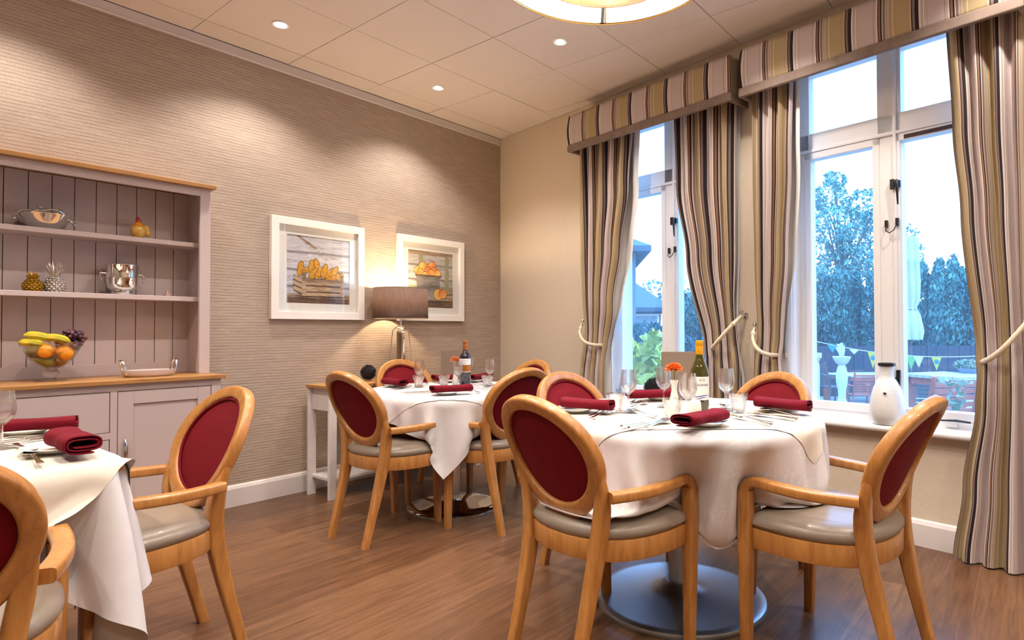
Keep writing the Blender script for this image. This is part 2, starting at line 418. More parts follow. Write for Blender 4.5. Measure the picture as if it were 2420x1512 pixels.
# ------------------------------------------------------------------ windows (wall coordinates, y = outward)
def window(name, s0, s1, mull, vent):
    root = wall_root(name, kind='structure')
    z0, z1 = WZ; FY0, FY1 = .085, .155
    fr = MB(); jw = .075
    fr.box(s0, s0 + jw, FY0, FY1, z0, z1); fr.box(s1 - jw, s1, FY0, FY1, z0, z1)
    fr.box(s0, s1, FY0, FY1, z1 - .07, z1); fr.box(s0, s1, FY0, FY1, z0, z0 + .055)
    fr.box(mull[0], mull[1], FY0, FY1, z0, z1)
    fr.box(s0, s1, FY0, FY1, 2.19, 2.312); fr.box(s0, s1, FY0 - .012, FY0 + .02, 2.195, 2.215)
    # projecting nosing on the mullion
    fr.box(mull[0] + .085, mull[0] + .103, FY0 - .014, FY0 + .01, z0 + .06, z1)
    fr.build('window_frame', M['white_paint'], root, smooth=False, bevel=.004)
    # casement sashes set in the frame
    for k, (a, b) in enumerate(((s0 + jw - .028, mull[0] + .012), (mull[1] - .012 - .03, s1 - jw + .02))):
        sb = MB(); q = .038; zz0, zz1 = z0 + .045, 2.195
        sb.box(a, a + q, FY0 - .006, FY1 - .01, zz0, zz1); sb.box(b - q, b, FY0 - .006, FY1 - .01, zz0, zz1)
        sb.box(a, b, FY0 - .006, FY1 - .01, zz0, zz0 + .045); sb.box(a, b, FY0 - .006, FY1 - .01, zz1 - .042, zz1)
        sash = sb.build('casement_sash', M['white_paint'], root, smooth=False, bevel=.004)
        if k == 1 and vent:
            vb = MB().box(a + .06, b - .06, FY0 - .010, FY0 - .004, zz1 - .034, zz1 - .014); vb.build('vent_slot', M['dark_slot'], sash, smooth=False)
    gl = MB(); gl.box(s0 + .06, s1 - .06, .122, .126, z0 + .07, 2.2); gl.box(s0 + .06, s1 - .06, .122, .126, 2.30, z1 - .06)
    gl.build('glass_pane', M['pane'], root, smooth=False)
    # reveal lining and sill board
    rv = MB(); rv.box(s0 - .003, s0 + .012, -.004, FY0 + .01, z0, z1); rv.box(s1 - .012, s1 + .003, -.004, FY0 + .01, z0, z1); rv.box(s0, s1, -.004, FY0 + .01, z1 - .012, z1 + .003)
    rv.box(s0 - .045, s0 + .004, -.014, 0, z0, z1 + .04); rv.box(s1 - .004, s1 + .045, -.014, 0, z0, z1 + .04)
    rv.build('reveal_lining', M['white_paint'], root, smooth=False, bevel=.004)
    sl = MB(); prof = rrect(.205, .034, .015, 4)
    P = [(s0 - .07, -.0225 + .04, .6), (s1 + .07, -.0225 + .04, .6)]
    sl.sweep([(s0 - .07, .035, .592), (s1 + .07, .035, .592)], [((0, 1, 0), (0, 0, 1))] * 2, rrect(.21, .034, .015, 4))
    sl.build('window_sill', M['white_paint'], root)
    # espagnolette handle and restrictor cable on the mullion
    hx = mull[1] - .022
    hb = MB(); hb.box(hx - .028, hx - .008, FY0 - .028, FY0 - .010, 1.89, 1.945); hb.box(hx - .004, hx + .022, FY0 - .022, FY0 - .004, 1.90, 1.935)
    hb.tube([(hx + .008, FY0 - .03, 1.935), (hx + .012, FY0 - .04, 1.91), (hx + .014, FY0 - .042, 1.87), (hx + .016, FY0 - .04, 1.80)], [.009, .009, .007, .004], 8)
    hb.build('window_handle', M['black_iron'], root)
    h2 = MB(); h2.box(hx - .02, hx - .006, FY0 - .028, FY0 - .010, .80, .86); h2.tube([(hx + .004, FY0 - .03, .86), (hx + .01, FY0 - .045, .90), (hx + .012, FY0 - .045, .80)], [.012, .012, .006], 8)
    h2.build('window_handle', M['black_iron'], root)
    rb = MB(); rb.box(hx - .062, hx - .048, FY0 - .016, FY0 - .002, 1.685, 1.725); rb.box(hx - .004, hx + .01, FY0 - .022, FY0 - .004, 1.69, 1.73)
    rb.tube([(hx - .055, FY0 - .016, 1.69), (hx - .052, FY0 - .03, 1.665), (hx - .03, FY0 - .036, 1.65), (hx - .008, FY0 - .034, 1.665), (hx + .003, FY0 - .022, 1.695)], .003, 6)
    rb.build('restrictor_cable', M['black_iron'], root)
    # casement stay on the bottom rail of the right sash
    st = MB(); c = (mull[1] + s1 - jw) / 2
    st.tube([(c - .03, FY0 - .025, z0 + .045), (c + .05, FY0 - .035, z0 + .052), (c + .11, FY0 - .03, z0 + .047)], [.004, .007, .005], 8)
    st.build('casement_stay', M['black_iron'], root)
    kb = MB().box(c - .01, c + .045, FY0 - .012, FY0 - .0, z0 + .015, z0 + .038); kb.build('stay_keep', M['white_paint'], root, smooth=False)
    return root
window('window_1', *W1, (1.942, 2.066), False)
window('window_2', *W2, (3.457, 3.581), True)

# ------------------------------------------------------------------ pelmets and curtains
def pelmet(label, s0, s1, ph):
    root = wall_root('pelmet', s0, 0, 2.545, label, 'pelmet', 'striped pelmets over the two windows')
    L = s1 - s0; D = .20; H = .29
    def section(z):  # bulge of the padded face
        t = z / H; return .012 * sin(pi * min(1, max(0, (1 - t) * 1.15)))
    rows = []; uvs = []; nz = 10
    per = [(0, 0), (0, -D)] + [(L * i / 40, -D) for i in range(1, 40)] + [(L, -D), (L, 0)]
    for k in range(nz + 1):
        z = .045 + (H - .045) * k / nz; b = section(z); r = []; u = []; acc = 0; prev = None
        for (x, y) in per:
            if prev: acc += sqrt((x - prev[0]) ** 2 + (y - prev[1]) ** 2)
            prev = (x, y); fy = -b if y < 0 else 0; fx = -b if x == 0 and y < 0 else (b if x == L and y < 0 else 0)
            r.append((x + fx, y + fy, z)); u.append((acc - D + ph, z))
        rows.append(r); uvs.append(u)
    mb = MB(); mb.grid(rows, uv=uvs); mb.build('striped_face', M['stripe'], root, solid=.012, fix=False)
    tb = MB(); e = .016
    tb.box(-e, L + e, -D - e, -D + .012, 0, .055); tb.box(-e, .012, -D, -.002, 0, .055); tb.box(L - .012, L + e, -D, -.002, 0, .055)
    tb.build('trim_band', M['trim_fabric'], root, smooth=False, bevel=.006)
    bb = MB(); bb.box(.004, L - .004, -D + .01, -.002, H - .02, H - .004); bb.build('top_board', M['white_paint'], root, smooth=False)
pelmet('shorter striped pelmet above the left window, nearest the corner', 1.213, 2.687, -.002)
pelmet('longer striped pelmet above the right window, reaching the photo edge', 2.773, 4.176, 0.0)

def curtain(label, keys, seed, outer, fw, uoff, hook, inner, nf=6, flip=False, lin_ext=.05):
    """keys: (z, s_left, s_right, fold amplitude); outer = side held by the hook ('L' or 'R')"""
    rnd = random.Random(seed); s_ref = hook[0]
    root = wall_root('curtain', s_ref, 0, 0, label, 'curtain', 'striped curtains tied back beside the windows')
    NU, NZ = 150, 60
    ph = [rnd.uniform(-.5, .5) for _ in range(5)]
    zs = [2.66 - 2.652 * (k / NZ) for k in range(NZ + 1)]
    rows, uvs, lin = [], [], []
    for z in zs:
        r, uv, l2 = [], [], []
        for i in range(NU + 1):
            u = i / NU
            uo = u if outer == 'L' else 1 - u       # 0 at the hook side
            zz = z - (hook[1] - inner[1]) * (.5 - uo) * math.exp(-((z - 1.08) / .35) ** 2)
            sl, sr, am = lerp_keys(keys, zz); am *= .72
            wob = .10 * sin(2 * pi * (u * 1.7 + ph[0])) + .05 * sin(2 * pi * (u * 3.1 + ph[1]) + z * .8)
            uw = u + .018 * sin(2 * pi * nf * u + ph[2] * 6 + z * .5) * min(1, am / .03)
            a = 2 * pi * nf * (u + .02 * sin(z * 1.3 + ph[3] * 5)) + ph[4] * 6
            w = sin(a); w = math.copysign(abs(w) ** .75, w)
            dep = .10 + am * (w + wob) - .02 * math.exp(-((z - 1.08) / .2) ** 2)
            s = sl + (sr - sl) * uw
            dep = max(.022, dep)
            r.append((s - s_ref, -dep, z)); uv.append((u * fw + uoff if not flip else (1 - u) * fw + uoff, z))
        rows.append(r); uvs.append(uv)
    mb = MB(); mb.grid(rows, uv=uvs); mb.build('fabric', M['stripe'], root, fix=False, auto=False)
    # lining: plain cloth behind, showing along the inner edge
    lr = []
    for z in zs:
        zz = z; sl, sr, am = lerp_keys(keys, zz); r = []
        ext = lin_ext * (.6 + .9 * math.exp(-((z - 1.75) / .6) ** 2)) if lin_ext > 0 else lin_ext
        for i in range(31):
            u = i / 30
            s = (sl + .01 + (sr + ext - sl - .01) * u) if outer == 'L' else (sr - .01 - (sr - .01 - sl + ext) * u)
            r.append((s - s_ref, -.03 - .018 * sin(u * 19 + z) - (.03 * u if z > .2 else .03 * u), z + .01))
        lr.append(r)
    lb = MB(); lb.grid(lr); lb.build('lining', M['lining'], root, fix=False, auto=False)
    # rope tie-back with hook: a tie of its own
    tb = thing('tieback', 'cream twisted rope tieback around the ' + label.split('curtain')[0].strip() + ' curtain', 'tieback', W(hook[0], 0, 0), TH, 'rope tiebacks on the curtains')
    P = []
    d0 = inner[0] - hook[0]; n = 60
    for i in range(n + 1):
        t = i / n; x = d0 * t; sag = -.055 * sin(pi * t) * (1 if abs(d0) > .2 else .8)
        P.append((x, -(.02 + .150 * sin(pi * min(1, t * 1.08 + .03)) ** .55), hook[1] - .03 + (inner[1] - hook[1] + .03) * (t ** .9) + sag))
    rb = MB()
    for k in range(3):
        Q = []
        for i in range(len(P) * 4 - 3):
            j, fr = divmod(i, 4); j2 = min(j + 1, len(P) - 1)
            p = Vector(P[j]).lerp(Vector(P[j2]), fr / 4); a = i * .50 + k * 2 * pi / 3
            Q.append(p + Vector((sin(a) * .2 * (1 if d0 > 0 else -1), cos(a), sin(a))) * .0070)
        rb.tube(Q, .0066, 7)
    rb.build('rope', M['rope'], tb)
    hb = MB(); hb.tube([(0, 0, hook[1] - .02), (0, -.03, hook[1] - .02), (0, -.05, hook[1] - .005)], [.006, .006, .006], 8); hb.ball((0, -.055, hook[1]), .014, 10); hb.lathe([(.0, 0), (.018, 0), (.016, .006), (0, .007)], 16, M=Matrix.Translation((0, -.001, hook[1] - .02)) @ Matrix.Rotation(radians(90), 4, 'X'))
    hb.build('wall_hook', M['chrome'], tb)
    kb = MB(); kb.tube([(P[3][0], P[3][1], P[3][2]), P[7]], [.012, .017], 10); kb.build('rope_end', M['rope'], tb)
    return root
curtain('leftmost striped curtain, left of the left window',
        [(0, 1.20, 1.54, .030), (.70, 1.232, 1.515, .026), (.98, 1.265, 1.505, .018), (1.08, 1.268, 1.525, .017), (1.35, 1.262, 1.60, .024), (1.75, 1.25, 1.69, .036), (2.2, 1.24, 1.765, .045), (2.66, 1.232, 1.80, .046)],
        3, 'L', .80, .26, (1.205, 1.20), (1.50, 1.01), 5, lin_ext=.055)
curtain('second striped curtain, right of the left window',
        [(0, 2.40, 2.70, .030), (.78, 2.425, 2.69, .026), (1.0, 2.425, 2.655, .018), (1.12, 2.41, 2.645, .018), (1.62, 2.285, 2.665, .034), (2.1, 2.21, 2.67, .045), (2.66, 2.196, 2.675, .046)],
        5, 'R', .78, .285, (2.672, 1.235), (2.43, .99), 5, lin_ext=-.02)
curtain('third striped curtain, left of the right window',
        [(0, 2.75, 3.0, .026), (.85, 2.775, 2.972, .022), (1.02, 2.795, 2.955, .016), (1.14, 2.798, 2.968, .016), (1.58, 2.794, 3.02, .026), (2.1, 2.792, 3.05, .036), (2.66, 2.792, 3.065, .040)],
        9, 'L', .55, .20, (2.765, 1.155), (2.955, .965), 4, lin_ext=.025)
curtain('rightmost striped curtain, right of the right window by the photo edge',
        [(0, 3.852, 4.20, .036), (.36, 3.898, 4.19, .036), (.79, 3.955, 4.18, .028), (1.0, 3.962, 4.17, .020), (1.15, 3.955, 4.17, .020), (1.69, 3.90, 4.18, .034), (2.1, 3.868, 4.18, .040), (2.66, 3.845, 4.185, .042)],
        12, 'R', .72, .18, (4.195, 1.235), (3.945, .955), 4, lin_ext=-.02)

# ------------------------------------------------------------------ downlights, pendant
def downlight(x, y, label):
    r = thing('downlight', label, 'ceiling light', (x, y, HC), 0, 'recessed ceiling spotlights')
    mb = MB().lathe([(.034, .004), (.036, -.004), (.045, -.006), (.050, -.003), (.050, .002)], 32); mb.build('trim_ring', M['white_paint'], r)
    mb = MB().lathe([(0, -.002), (.02, -.002), (.036, .002)], 24); mb.build('bulb', M['bulb_white'], r)
    ld = bpy.data.lights.new('spot_beam', 'SPOT'); ld.energy = SPOT_W; ld.color = WARM; ld.spot_size = radians(122); ld.spot_blend = .55; ld.shadow_soft_size = .035
    lo = bpy.data.objects.new('spot_beam', ld); COL.objects.link(lo); lo.parent = r; lo.location = (0, 0, -.012)
M['bulb_white'] = mat('lit_bulb', (1, 1, 1), .5, emit=(1, .96, .9), es=40)
seen = {(0, 1): 'lit recessed spotlight in ceiling tile above the dresser end of the wall', (0, 0): 'lit recessed spotlight in ceiling tile above the pictures', (1, 0): 'lit recessed spotlight in ceiling tile left of the left pelmet'}
for i in range(5):
    for j in range(4):
        if (i, j) in ((2, 1),): continue
        x, y = .5135 + 1.2 * i, -1.184 - 1.2 * j
        if y > -.16 * x - .12: continue
        downlight(x, y, seen.get((i, j), 'lit recessed spotlight in the ceiling outside the frame'))
def pendant(x, y, zr):
    r = thing('pendant_light', 'large round double drum pendant light hanging from the ceiling', 'pendant light', (x, y, zr))
    R1, R2, H1, H2 = .43, .293, .22, .20
    mb = MB().lathe([(R1, 0), (R1, H1)], 72); mb.build('outer_shade', M['shade_gold'], r, solid=.002)
    mb = MB().lathe([(R1 - .006, .002), (R1 - .006, H1)], 72); mb.build('shade_lining', M['shade_lining'], r)
    mb = MB().lathe([(R2, .0), (R2, H2)], 64); mb.build('inner_shade', M['shade_beige'], r, solid=.003)
    mb = MB()
    mb.tube([(R1 * cos(a), R1 * sin(a), 0) for a in np.linspace(0, 2 * pi, 73)[:-1]], .003, 6, True); mb.build('rim_wire', M['brass'], r)
    mb = MB(); mb.tube([((R2) * cos(a), (R2) * sin(a), 0) for a in np.linspace(0, 2 * pi, 65)[:-1]], .003, 6, True); mb.build('rim_wire', M['rust_trim'], r)
    for k in range(3):
        a = radians(127) + k * 2 * pi / 3
        mb = MB(); mb.box(R2, R1 - .008, -.006, .006, .0, .004, M=Matrix.Rotation(a, 4, 'Z')); mb.box(R1 - .012, R1 - .008, -.011, .011, 0, .16, M=Matrix.Rotation(a, 4, 'Z')); mb.build('spoke', M['grey_metal'], r, smooth=False)
    mb = MB(); mb.tube([(0, 0, .12), (0, 0, HC - zr)], .008, 10); mb.lathe([(0, HC - zr - .002), (.06, HC - zr - .002), (.06, HC - zr - .03), (.02, HC - zr - .04)], 32); mb.build('stem', M['chrome'], r)
    for k in range(3):
        a = k * 2 * pi / 3 + .4; mb = MB(); mb.ball((.36 * cos(a), .36 * sin(a), .12), .03, 12); mb.build('bulb', M['bulb_warm'], r)
        ld = bpy.data.lights.new('bulb_glow', 'POINT'); ld.energy = PENDANT_W; ld.color = WARM; ld.shadow_soft_size = .04
        lo = bpy.data.objects.new('bulb_glow', ld); COL.objects.link(lo); lo.parent = r; lo.location = (.36 * cos(a + .2), .36 * sin(a + .2), .12)
    mb = MB(); mb.ball((0, 0, .13), .035, 12); mb.build('bulb', M['bulb_warm'], r)
    ld = bpy.data.lights.new('bulb_glow', 'POINT'); ld.energy = PENDANT_W * .8; ld.color = WARM; ld.shadow_soft_size = .04
    lo = bpy.data.objects.new('bulb_glow', ld); COL.objects.link(lo); lo.parent = r; lo.location = (0, 0, .08)
M['bulb_warm'] = mat('warm_bulb', (1, 1, 1), .5, emit=(1, .85, .6), es=12)
M['shade_gold'] = mat('gold_shade', (.60, .48, .22), .7)
def shade_mat(name, c, tr, frac):
    m = bpy.data.materials.new(name); m.use_nodes = True; t = NT(m); t.n.clear()
    out = t.new('ShaderNodeOutputMaterial'); d = t.new('ShaderNodeBsdfDiffuse'); l = t.new('ShaderNodeBsdfTranslucent'); x = t.new('ShaderNodeMixShader')
    n = t.noise(t.coords((90, 90, 12)), 1.0, 3); r = t.ramp(n, [(.3, tuple(q * .82 for q in c)), (.7, c)]); r2 = t.ramp(n, [(.3, tuple(q * .82 for q in tr)), (.7, tr)])
    t.link(r, d.inputs[0]); t.link(r2, l.inputs[0]); x.inputs[0].default_value = frac
    t.link(d.outputs[0], x.inputs[1]); t.link(l.outputs[0], x.inputs[2]); t.link(x.outputs[0], out.inputs[0]); return m
M['shade_lining'] = mat('white_shade_lining', (.92, .90, .84), .8)
M['shade_beige'] = shade_mat('beige_shade', (.70, .54, .34), (.75, .55, .32), .6)
M['shade_grey'] = shade_mat('grey_brown_lampshade', (.23, .185, .17), (.30, .21, .155), .40)
M['rust_trim'] = mat('rust_trim', (.30, .10, .05), .6)
pendant(2.905, -2.386, 2.45)
# ------------------------------------------------------------------ dining chairs
def make_chair():
    root = thing('dining_chair', '', 'chair', (0, 0, 0), 0, 'oval back dining chairs')
    ZT, ZB, HW = .912, .494, .232
    def ring_pt(a, inset=0.0):
        zc, b, w = (ZT + ZB) / 2, (ZT - ZB) / 2 - inset, HW - inset
        z = zc + b * sin(a); x = w * cos(a) * (1 + .07 * sin(a) - .03 * abs(sin(a)) * (1 if sin(a) < 0 else 0))
        f = (z - ZB) / (ZT - ZB); y = -.156 - .150 * f - .030 * f * f + .030 * (x / HW) ** 2
        return Vector((x, y, z))
    lean = Vector((0, .93, .37)).normalized()
    # oval frame: closed sweep with a rounded rectangular section
    n = 72; P, FR, SC = [], [], []
    for i in range(n):
        a = 2 * pi * i / n; p = ring_pt(a, .023); q = ring_pt(a, 0); out = (q - p).normalized()
        P.append(p); FR.append((out, lean)); lo = max(0, -sin(a)); SC.append((1 + .28 * lo ** 3, 1))
    mb = MB(); mb.sweep(P, FR, rrect(.047, .040, .010, 3), True, scale=SC)
    bf = mb.build('back_frame', M['beech'], root)
    # padded back: front cushion and rear panel meeting inside the frame
    def pad(side):
        rows = []; m = 10
        for k in range(m + 1):
            t = k / m; r = []
            for i in range(n):
                a = 2 * pi * i / n; c = ring_pt(a, .046 + .0 * t); z0 = Vector((0, ring_pt(pi / 2, .2).y, (ZT + ZB) / 2))
                ce = Vector((0, -.156 - .150 * .5 - .0075 + .004, (ZT + ZB) / 2))
                p = ce.lerp(c, 1 - t); f = (p.z - ZB) / (ZT - ZB)
                p.y = -.156 - .150 * f - .030 * f * f + .030 * (p.x / HW) ** 2
                bul = (.004 + .016 * (1 - (1 - t) ** 2.2)) if side > 0 else (.003 + .006 * (1 - (1 - t) ** 2))
                r.append(p + lean * side * bul)
            rows.append(r)
        return rows
    mb = MB(); fr_, bk = pad(1), pad(-1)
    for R_ in (fr_, bk):
        mb.grid([[R_[k][i] for k in range(len(R_))] for i in range(n)], closed_u=True)
    # rim joining front and back
    mb.grid([[fr_[0][i], bk[0][i]] for i in range(n)], closed_u=True)
    bp = mb.build('backrest', M['velvet'], root)
    mb = MB(); mb.tube([ring_pt(2 * pi * i / n, .050) + lean * .010 for i in range(n)], .005, 6, True); mb.build('piping', M['velvet'], bp)
    # rear legs: sabre curve flowing into the oval
    for sx in (-1, 1):
        ks = [(0, .158, -.272), (.10, .160, -.246), (.22, .162, -.214), (.34, .166, -.186), (.44, .172, -.168), (.52, .185, -.166), (.60, .203, -.186), (.66, .211, -.207)]
        ks = ks[:-2] + [(.585, .1965, -.170), (.64, .2045, -.189), (.70, .2085, -.2085)]
        zz = np.linspace(0, .70, 24); pts = []; fr = []; sc = []
        for z in zz:
            x = np.interp(z, [k[0] for k in ks], [k[1] for k in ks]); y = np.interp(z, [k[0] for k in ks], [k[2] for k in ks]); pts.append(Vector((sx * x, y, z)))
        for i in range(3):
            pts = [pts[0]] + [pts[j] * .5 + (pts[j - 1] + pts[j + 1]) * .25 for j in range(1, len(pts) - 1)] + [pts[-1]]
        for i in range(len(pts)):
            fr.append(((1, 0, 0), (0, 1, 0))); z = pts[i].z; tp = 1 - .45 * max(0, (z - .56) / .14); sc.append(((.80 + .25 * min(1, z / .45)) * tp, (.82 + .35 * math.exp(-((z - .42) / .2) ** 2)) * tp))
        mb = MB(); mb.sweep(pts, fr, rrect(.044, .046, .009, 3), scale=sc); mb.build('leg', M['beech'], root)
    # front legs, continuing up to the arms
    for sx in (-1, 1):
        zz = np.linspace(0, .575, 10); pts = [Vector((sx * (.247 + .010 * min(1, z / .4)), .194 + .006 * (1 - min(1, z / .4)), z)) for z in zz]
        sc = [(.72 + .28 * min(1, z / .42), .72 + .28 * min(1, z / .42)) for z in zz]
        mb = MB(); mb.sweep(pts, [((1, 0, 0), (0, 1, 0))] * len(pts), rrect(.046, .048, .009, 3), scale=sc); mb.build('leg', M['beech'], root)
        # arm: bend from the leg back to the oval
        A = [Vector((sx * .257, .194, .570))]; R_ = .045
        for i in range(7):
            t = pi / 2 * i / 6; A.append(Vector((sx * .257, .194 - R_ + R_ * cos(t), .572 + R_ * sin(t) * .82)))
        for t in np.linspace(.08, 1, 12):
            y = .149 + (-.172 - .149) * t; bow = .012 * sin(pi * t); x = .257 + bow - .030 * t ** 2.2
            A.append(Vector((sx * x, y, .609 - .004 * sin(pi * t) - .012 * t)))
        fr = []
        for i in range(len(A)):
            t = (A[min(i + 1, len(A) - 1)] - A[max(i - 1, 0)]).normalized(); b = Vector((0, 0, 1)) if abs(t.z) < .5 else Vector((0, 1, 0))
            side = Vector((1, 0, 0)); side = (side - t * side.dot(t)).normalized(); up = t.cross(side).normalized()
            if up.y < 0 and abs(t.z) > .5: up = -up
            if abs(t.z) <= .5 and up.z < 0: up = -up
            fr.append((side, up))
        mb = MB(); mb.sweep(A, fr, rrect(.044, .034, .009, 3), scale=[(1, 1.25 if i < 2 else (1.1 if i < 5 else 1)) for i in range(len(A))]); mb.build('arm', M['beech'], root)
    # seat frame and cushion share a D-shaped plan
    plan = []
    for i in range(25):
        t = i / 24; y = .19; plan.append((.235 - .47 * t, y + .012 * sin(pi * t)))
    plan = plan[::-1]
    left = [(-.258, .17), (-.266, .08), (-.262, -.01), (-.240, -.085), (-.200, -.145), (-.140, -.185), (-.07, -.205)]
    right = [(-x, y) for x, y in left][::-1]
    loop = [(x, y) for x, y in plan] + right[::-1] + [(0, -.21)] + left[::-1]
    loop = [(x, y) for (x, y) in loop]
    # resample smoothly
    L = [Vector((x, y, 0)) for x, y in loop]
    for _ in range(2):
        L = [q for i in range(len(L)) for q in (L[i] * .75 + L[(i + 1) % len(L)] * .25, L[i] * .25 + L[(i + 1) % len(L)] * .75)]
    m = len(L); nr = []
    for i in range(m):
        t = (L[(i + 1) % m] - L[i - 1]).normalized(); nr.append(Vector((t.y, -t.x, 0)))
    sgn = 1 if nr[0].dot(L[0]) > 0 else -1
    nr = [v * sgn for v in nr]
    mb = MB()
    mb.sweep([L[i] - nr[i] * .010 + Vector((0, 0, .415)) for i in range(m)], [(nr[i], (0, 0, 1)) for i in range(m)], rrect(.022, .070, .005, 2), True)
    mb.build('seat_frame', M['beech'], root)
    prof = [(.020, .440), (.004, .452), (-.004, .464), (-.003, .477), (.006, .488), (.022, .497), (.045, .503), (.08, .507), (.12, .510), (.17, .5115)]
    mb = MB(); rows = []
    for (ins, z) in prof:
        k = max(0, 1 - ins / .235); rows.append([Vector((L[i].x * k, (L[i].y + .01) * k - .01, z - .0)) for i in range(m)])
    rows.append([Vector((0, -.01, .512))] * m)
    rows = [[Vector((p.x, p.y, z_)) for p, z_ in zip(r, [q.z for q in r])] for r in rows]
    mb.grid([[rows[j][i] for j in range(len(rows))] for i in range(m)], closed_u=True)
    mb.build('seat', M['leather'], root)
    return root
proto = make_chair()
CH = {  # x, y, angle, label
 'A': (2.872, -2.395, -10.5, 'chair with its back to us at the nearest round table, left of the hanging cloth'),
 'B': (3.557, -1.944, 82.6, 'chair seen side on right of the nearest round table, below the white vase'),
 'C': (2.514, -1.818, -96.0, 'chair facing us behind the left napkin of the nearest round table'),
 'D': (3.002, -1.460, 160.7, 'chair facing us at the nearest round table, under the third striped curtain'),
 'E': (1.199, -2.079, 0.0, 'chair with its back to us at the far table, beside the white console table'),
 'F': (1.520, -1.601, 85.4, 'chair side on at the right of the far table, facing the lamp'),
 'G': (.694, -1.460, -93.8, 'chair facing us behind the far table, in front of the table lamp'),
 'H': (1.189, -1.185, 170.9, 'chair mostly hidden at the far table, its top against the cream wall'),
 'I': (1.705, -3.447, 181.2, 'chair turned away from the dresser, at the square table on the left'),
 'J': (2.222, -4.022, 79.3, 'chair cut off by the left edge of the photo, back towards us'),
}
chairs = {}
for k, (x, y, a, lab) in CH.items():
    o = proto if k == 'A' else copy_tree(proto)
    o.location = (x, y, 0); o.rotation_euler = (0, 0, radians(a)); o['label'] = lab; chairs[k] = (x, y, radians(a))

# ------------------------------------------------------------------ tables
def pedestal_table(label, x, y, ztop, r, rb, rc, m, chrome):
    t = thing('pedestal_table', label, 'table', (x, y, 0), 0, 'round pedestal dining tables')
    r, ztop = r - .012, ztop - .003
    MB().lathe([(0, ztop - .030), (r - .014, ztop - .030), (r - .004, ztop - .025), (r, ztop - .016), (r - .004, ztop - .007), (r - .013, ztop - .001), (r - .03, ztop), (0, ztop)], 72).build('tabletop', M['oak'], t)
    if chrome: prof = [(0, 0), (rb, 0), (rb, .006), (rb - .006, .011), (rb * .75, .022), (rb * .45, .036), (.09, .044), (.06, .05), (0, .05)]
    else: prof = [(0, 0), (rb, 0), (rb + .004, .010), (rb, .022), (rb - .014, .028), (rb - .03, .027), (rb * .6, .036), (.13, .046), (.085, .058), (.06, .085), (0, .085)]
    MB().lathe(prof, 72).build('base', m, t)
    MB().lathe([(0, .03), (rc, .03), (rc, ztop - .06), (.10, ztop - .05), (.10, ztop - .028), (0, ztop - .028)], 32).build('column', m, t)
    return t
T2C, T2Z, T2R = (2.93, -1.90), .778, .57
T1C, T1Z, T1R = (1.12, -1.55), .745, .57
pedestal_table('round pedestal table with a wide grey metal base, nearest the windows', *T2C, T2Z, T2R, .348, .045, M['grey_metal'], False)
pedestal_table('round pedestal table with a chrome base, in front of the wall pictures', *T1C, T1Z, T1R, .295, .038, M['chrome'], True)
T3Z = .76; T3 = (1.02, 2.085, -4.62, -3.555)
t3 = thing('square_table', 'square dining table at the left edge under a plain white cloth', 'table', ((T3[0] + T3[1]) / 2, (T3[2] + T3[3]) / 2, 0))
hx, hy = (T3[1] - T3[0]) / 2, (T3[3] - T3[2]) / 2
MB().box(-hx + .024, hx - .024, -hy + .024, hy - .024, T3Z - .035, T3Z - .008).build('tabletop', M['oak'], t3, smooth=False, bevel=.013, bseg=3)
MB().lathe([(0, 0), (.3, 0), (.3, .01), (.1, .03), (.05, .06), (0, .06)], 48).build('base', M['chrome'], t3)
MB().lathe([(0, .03), (.04, .03), (.04, T3Z - .03), (0, T3Z - .03)], 24).build('column', M['chrome'], t3)

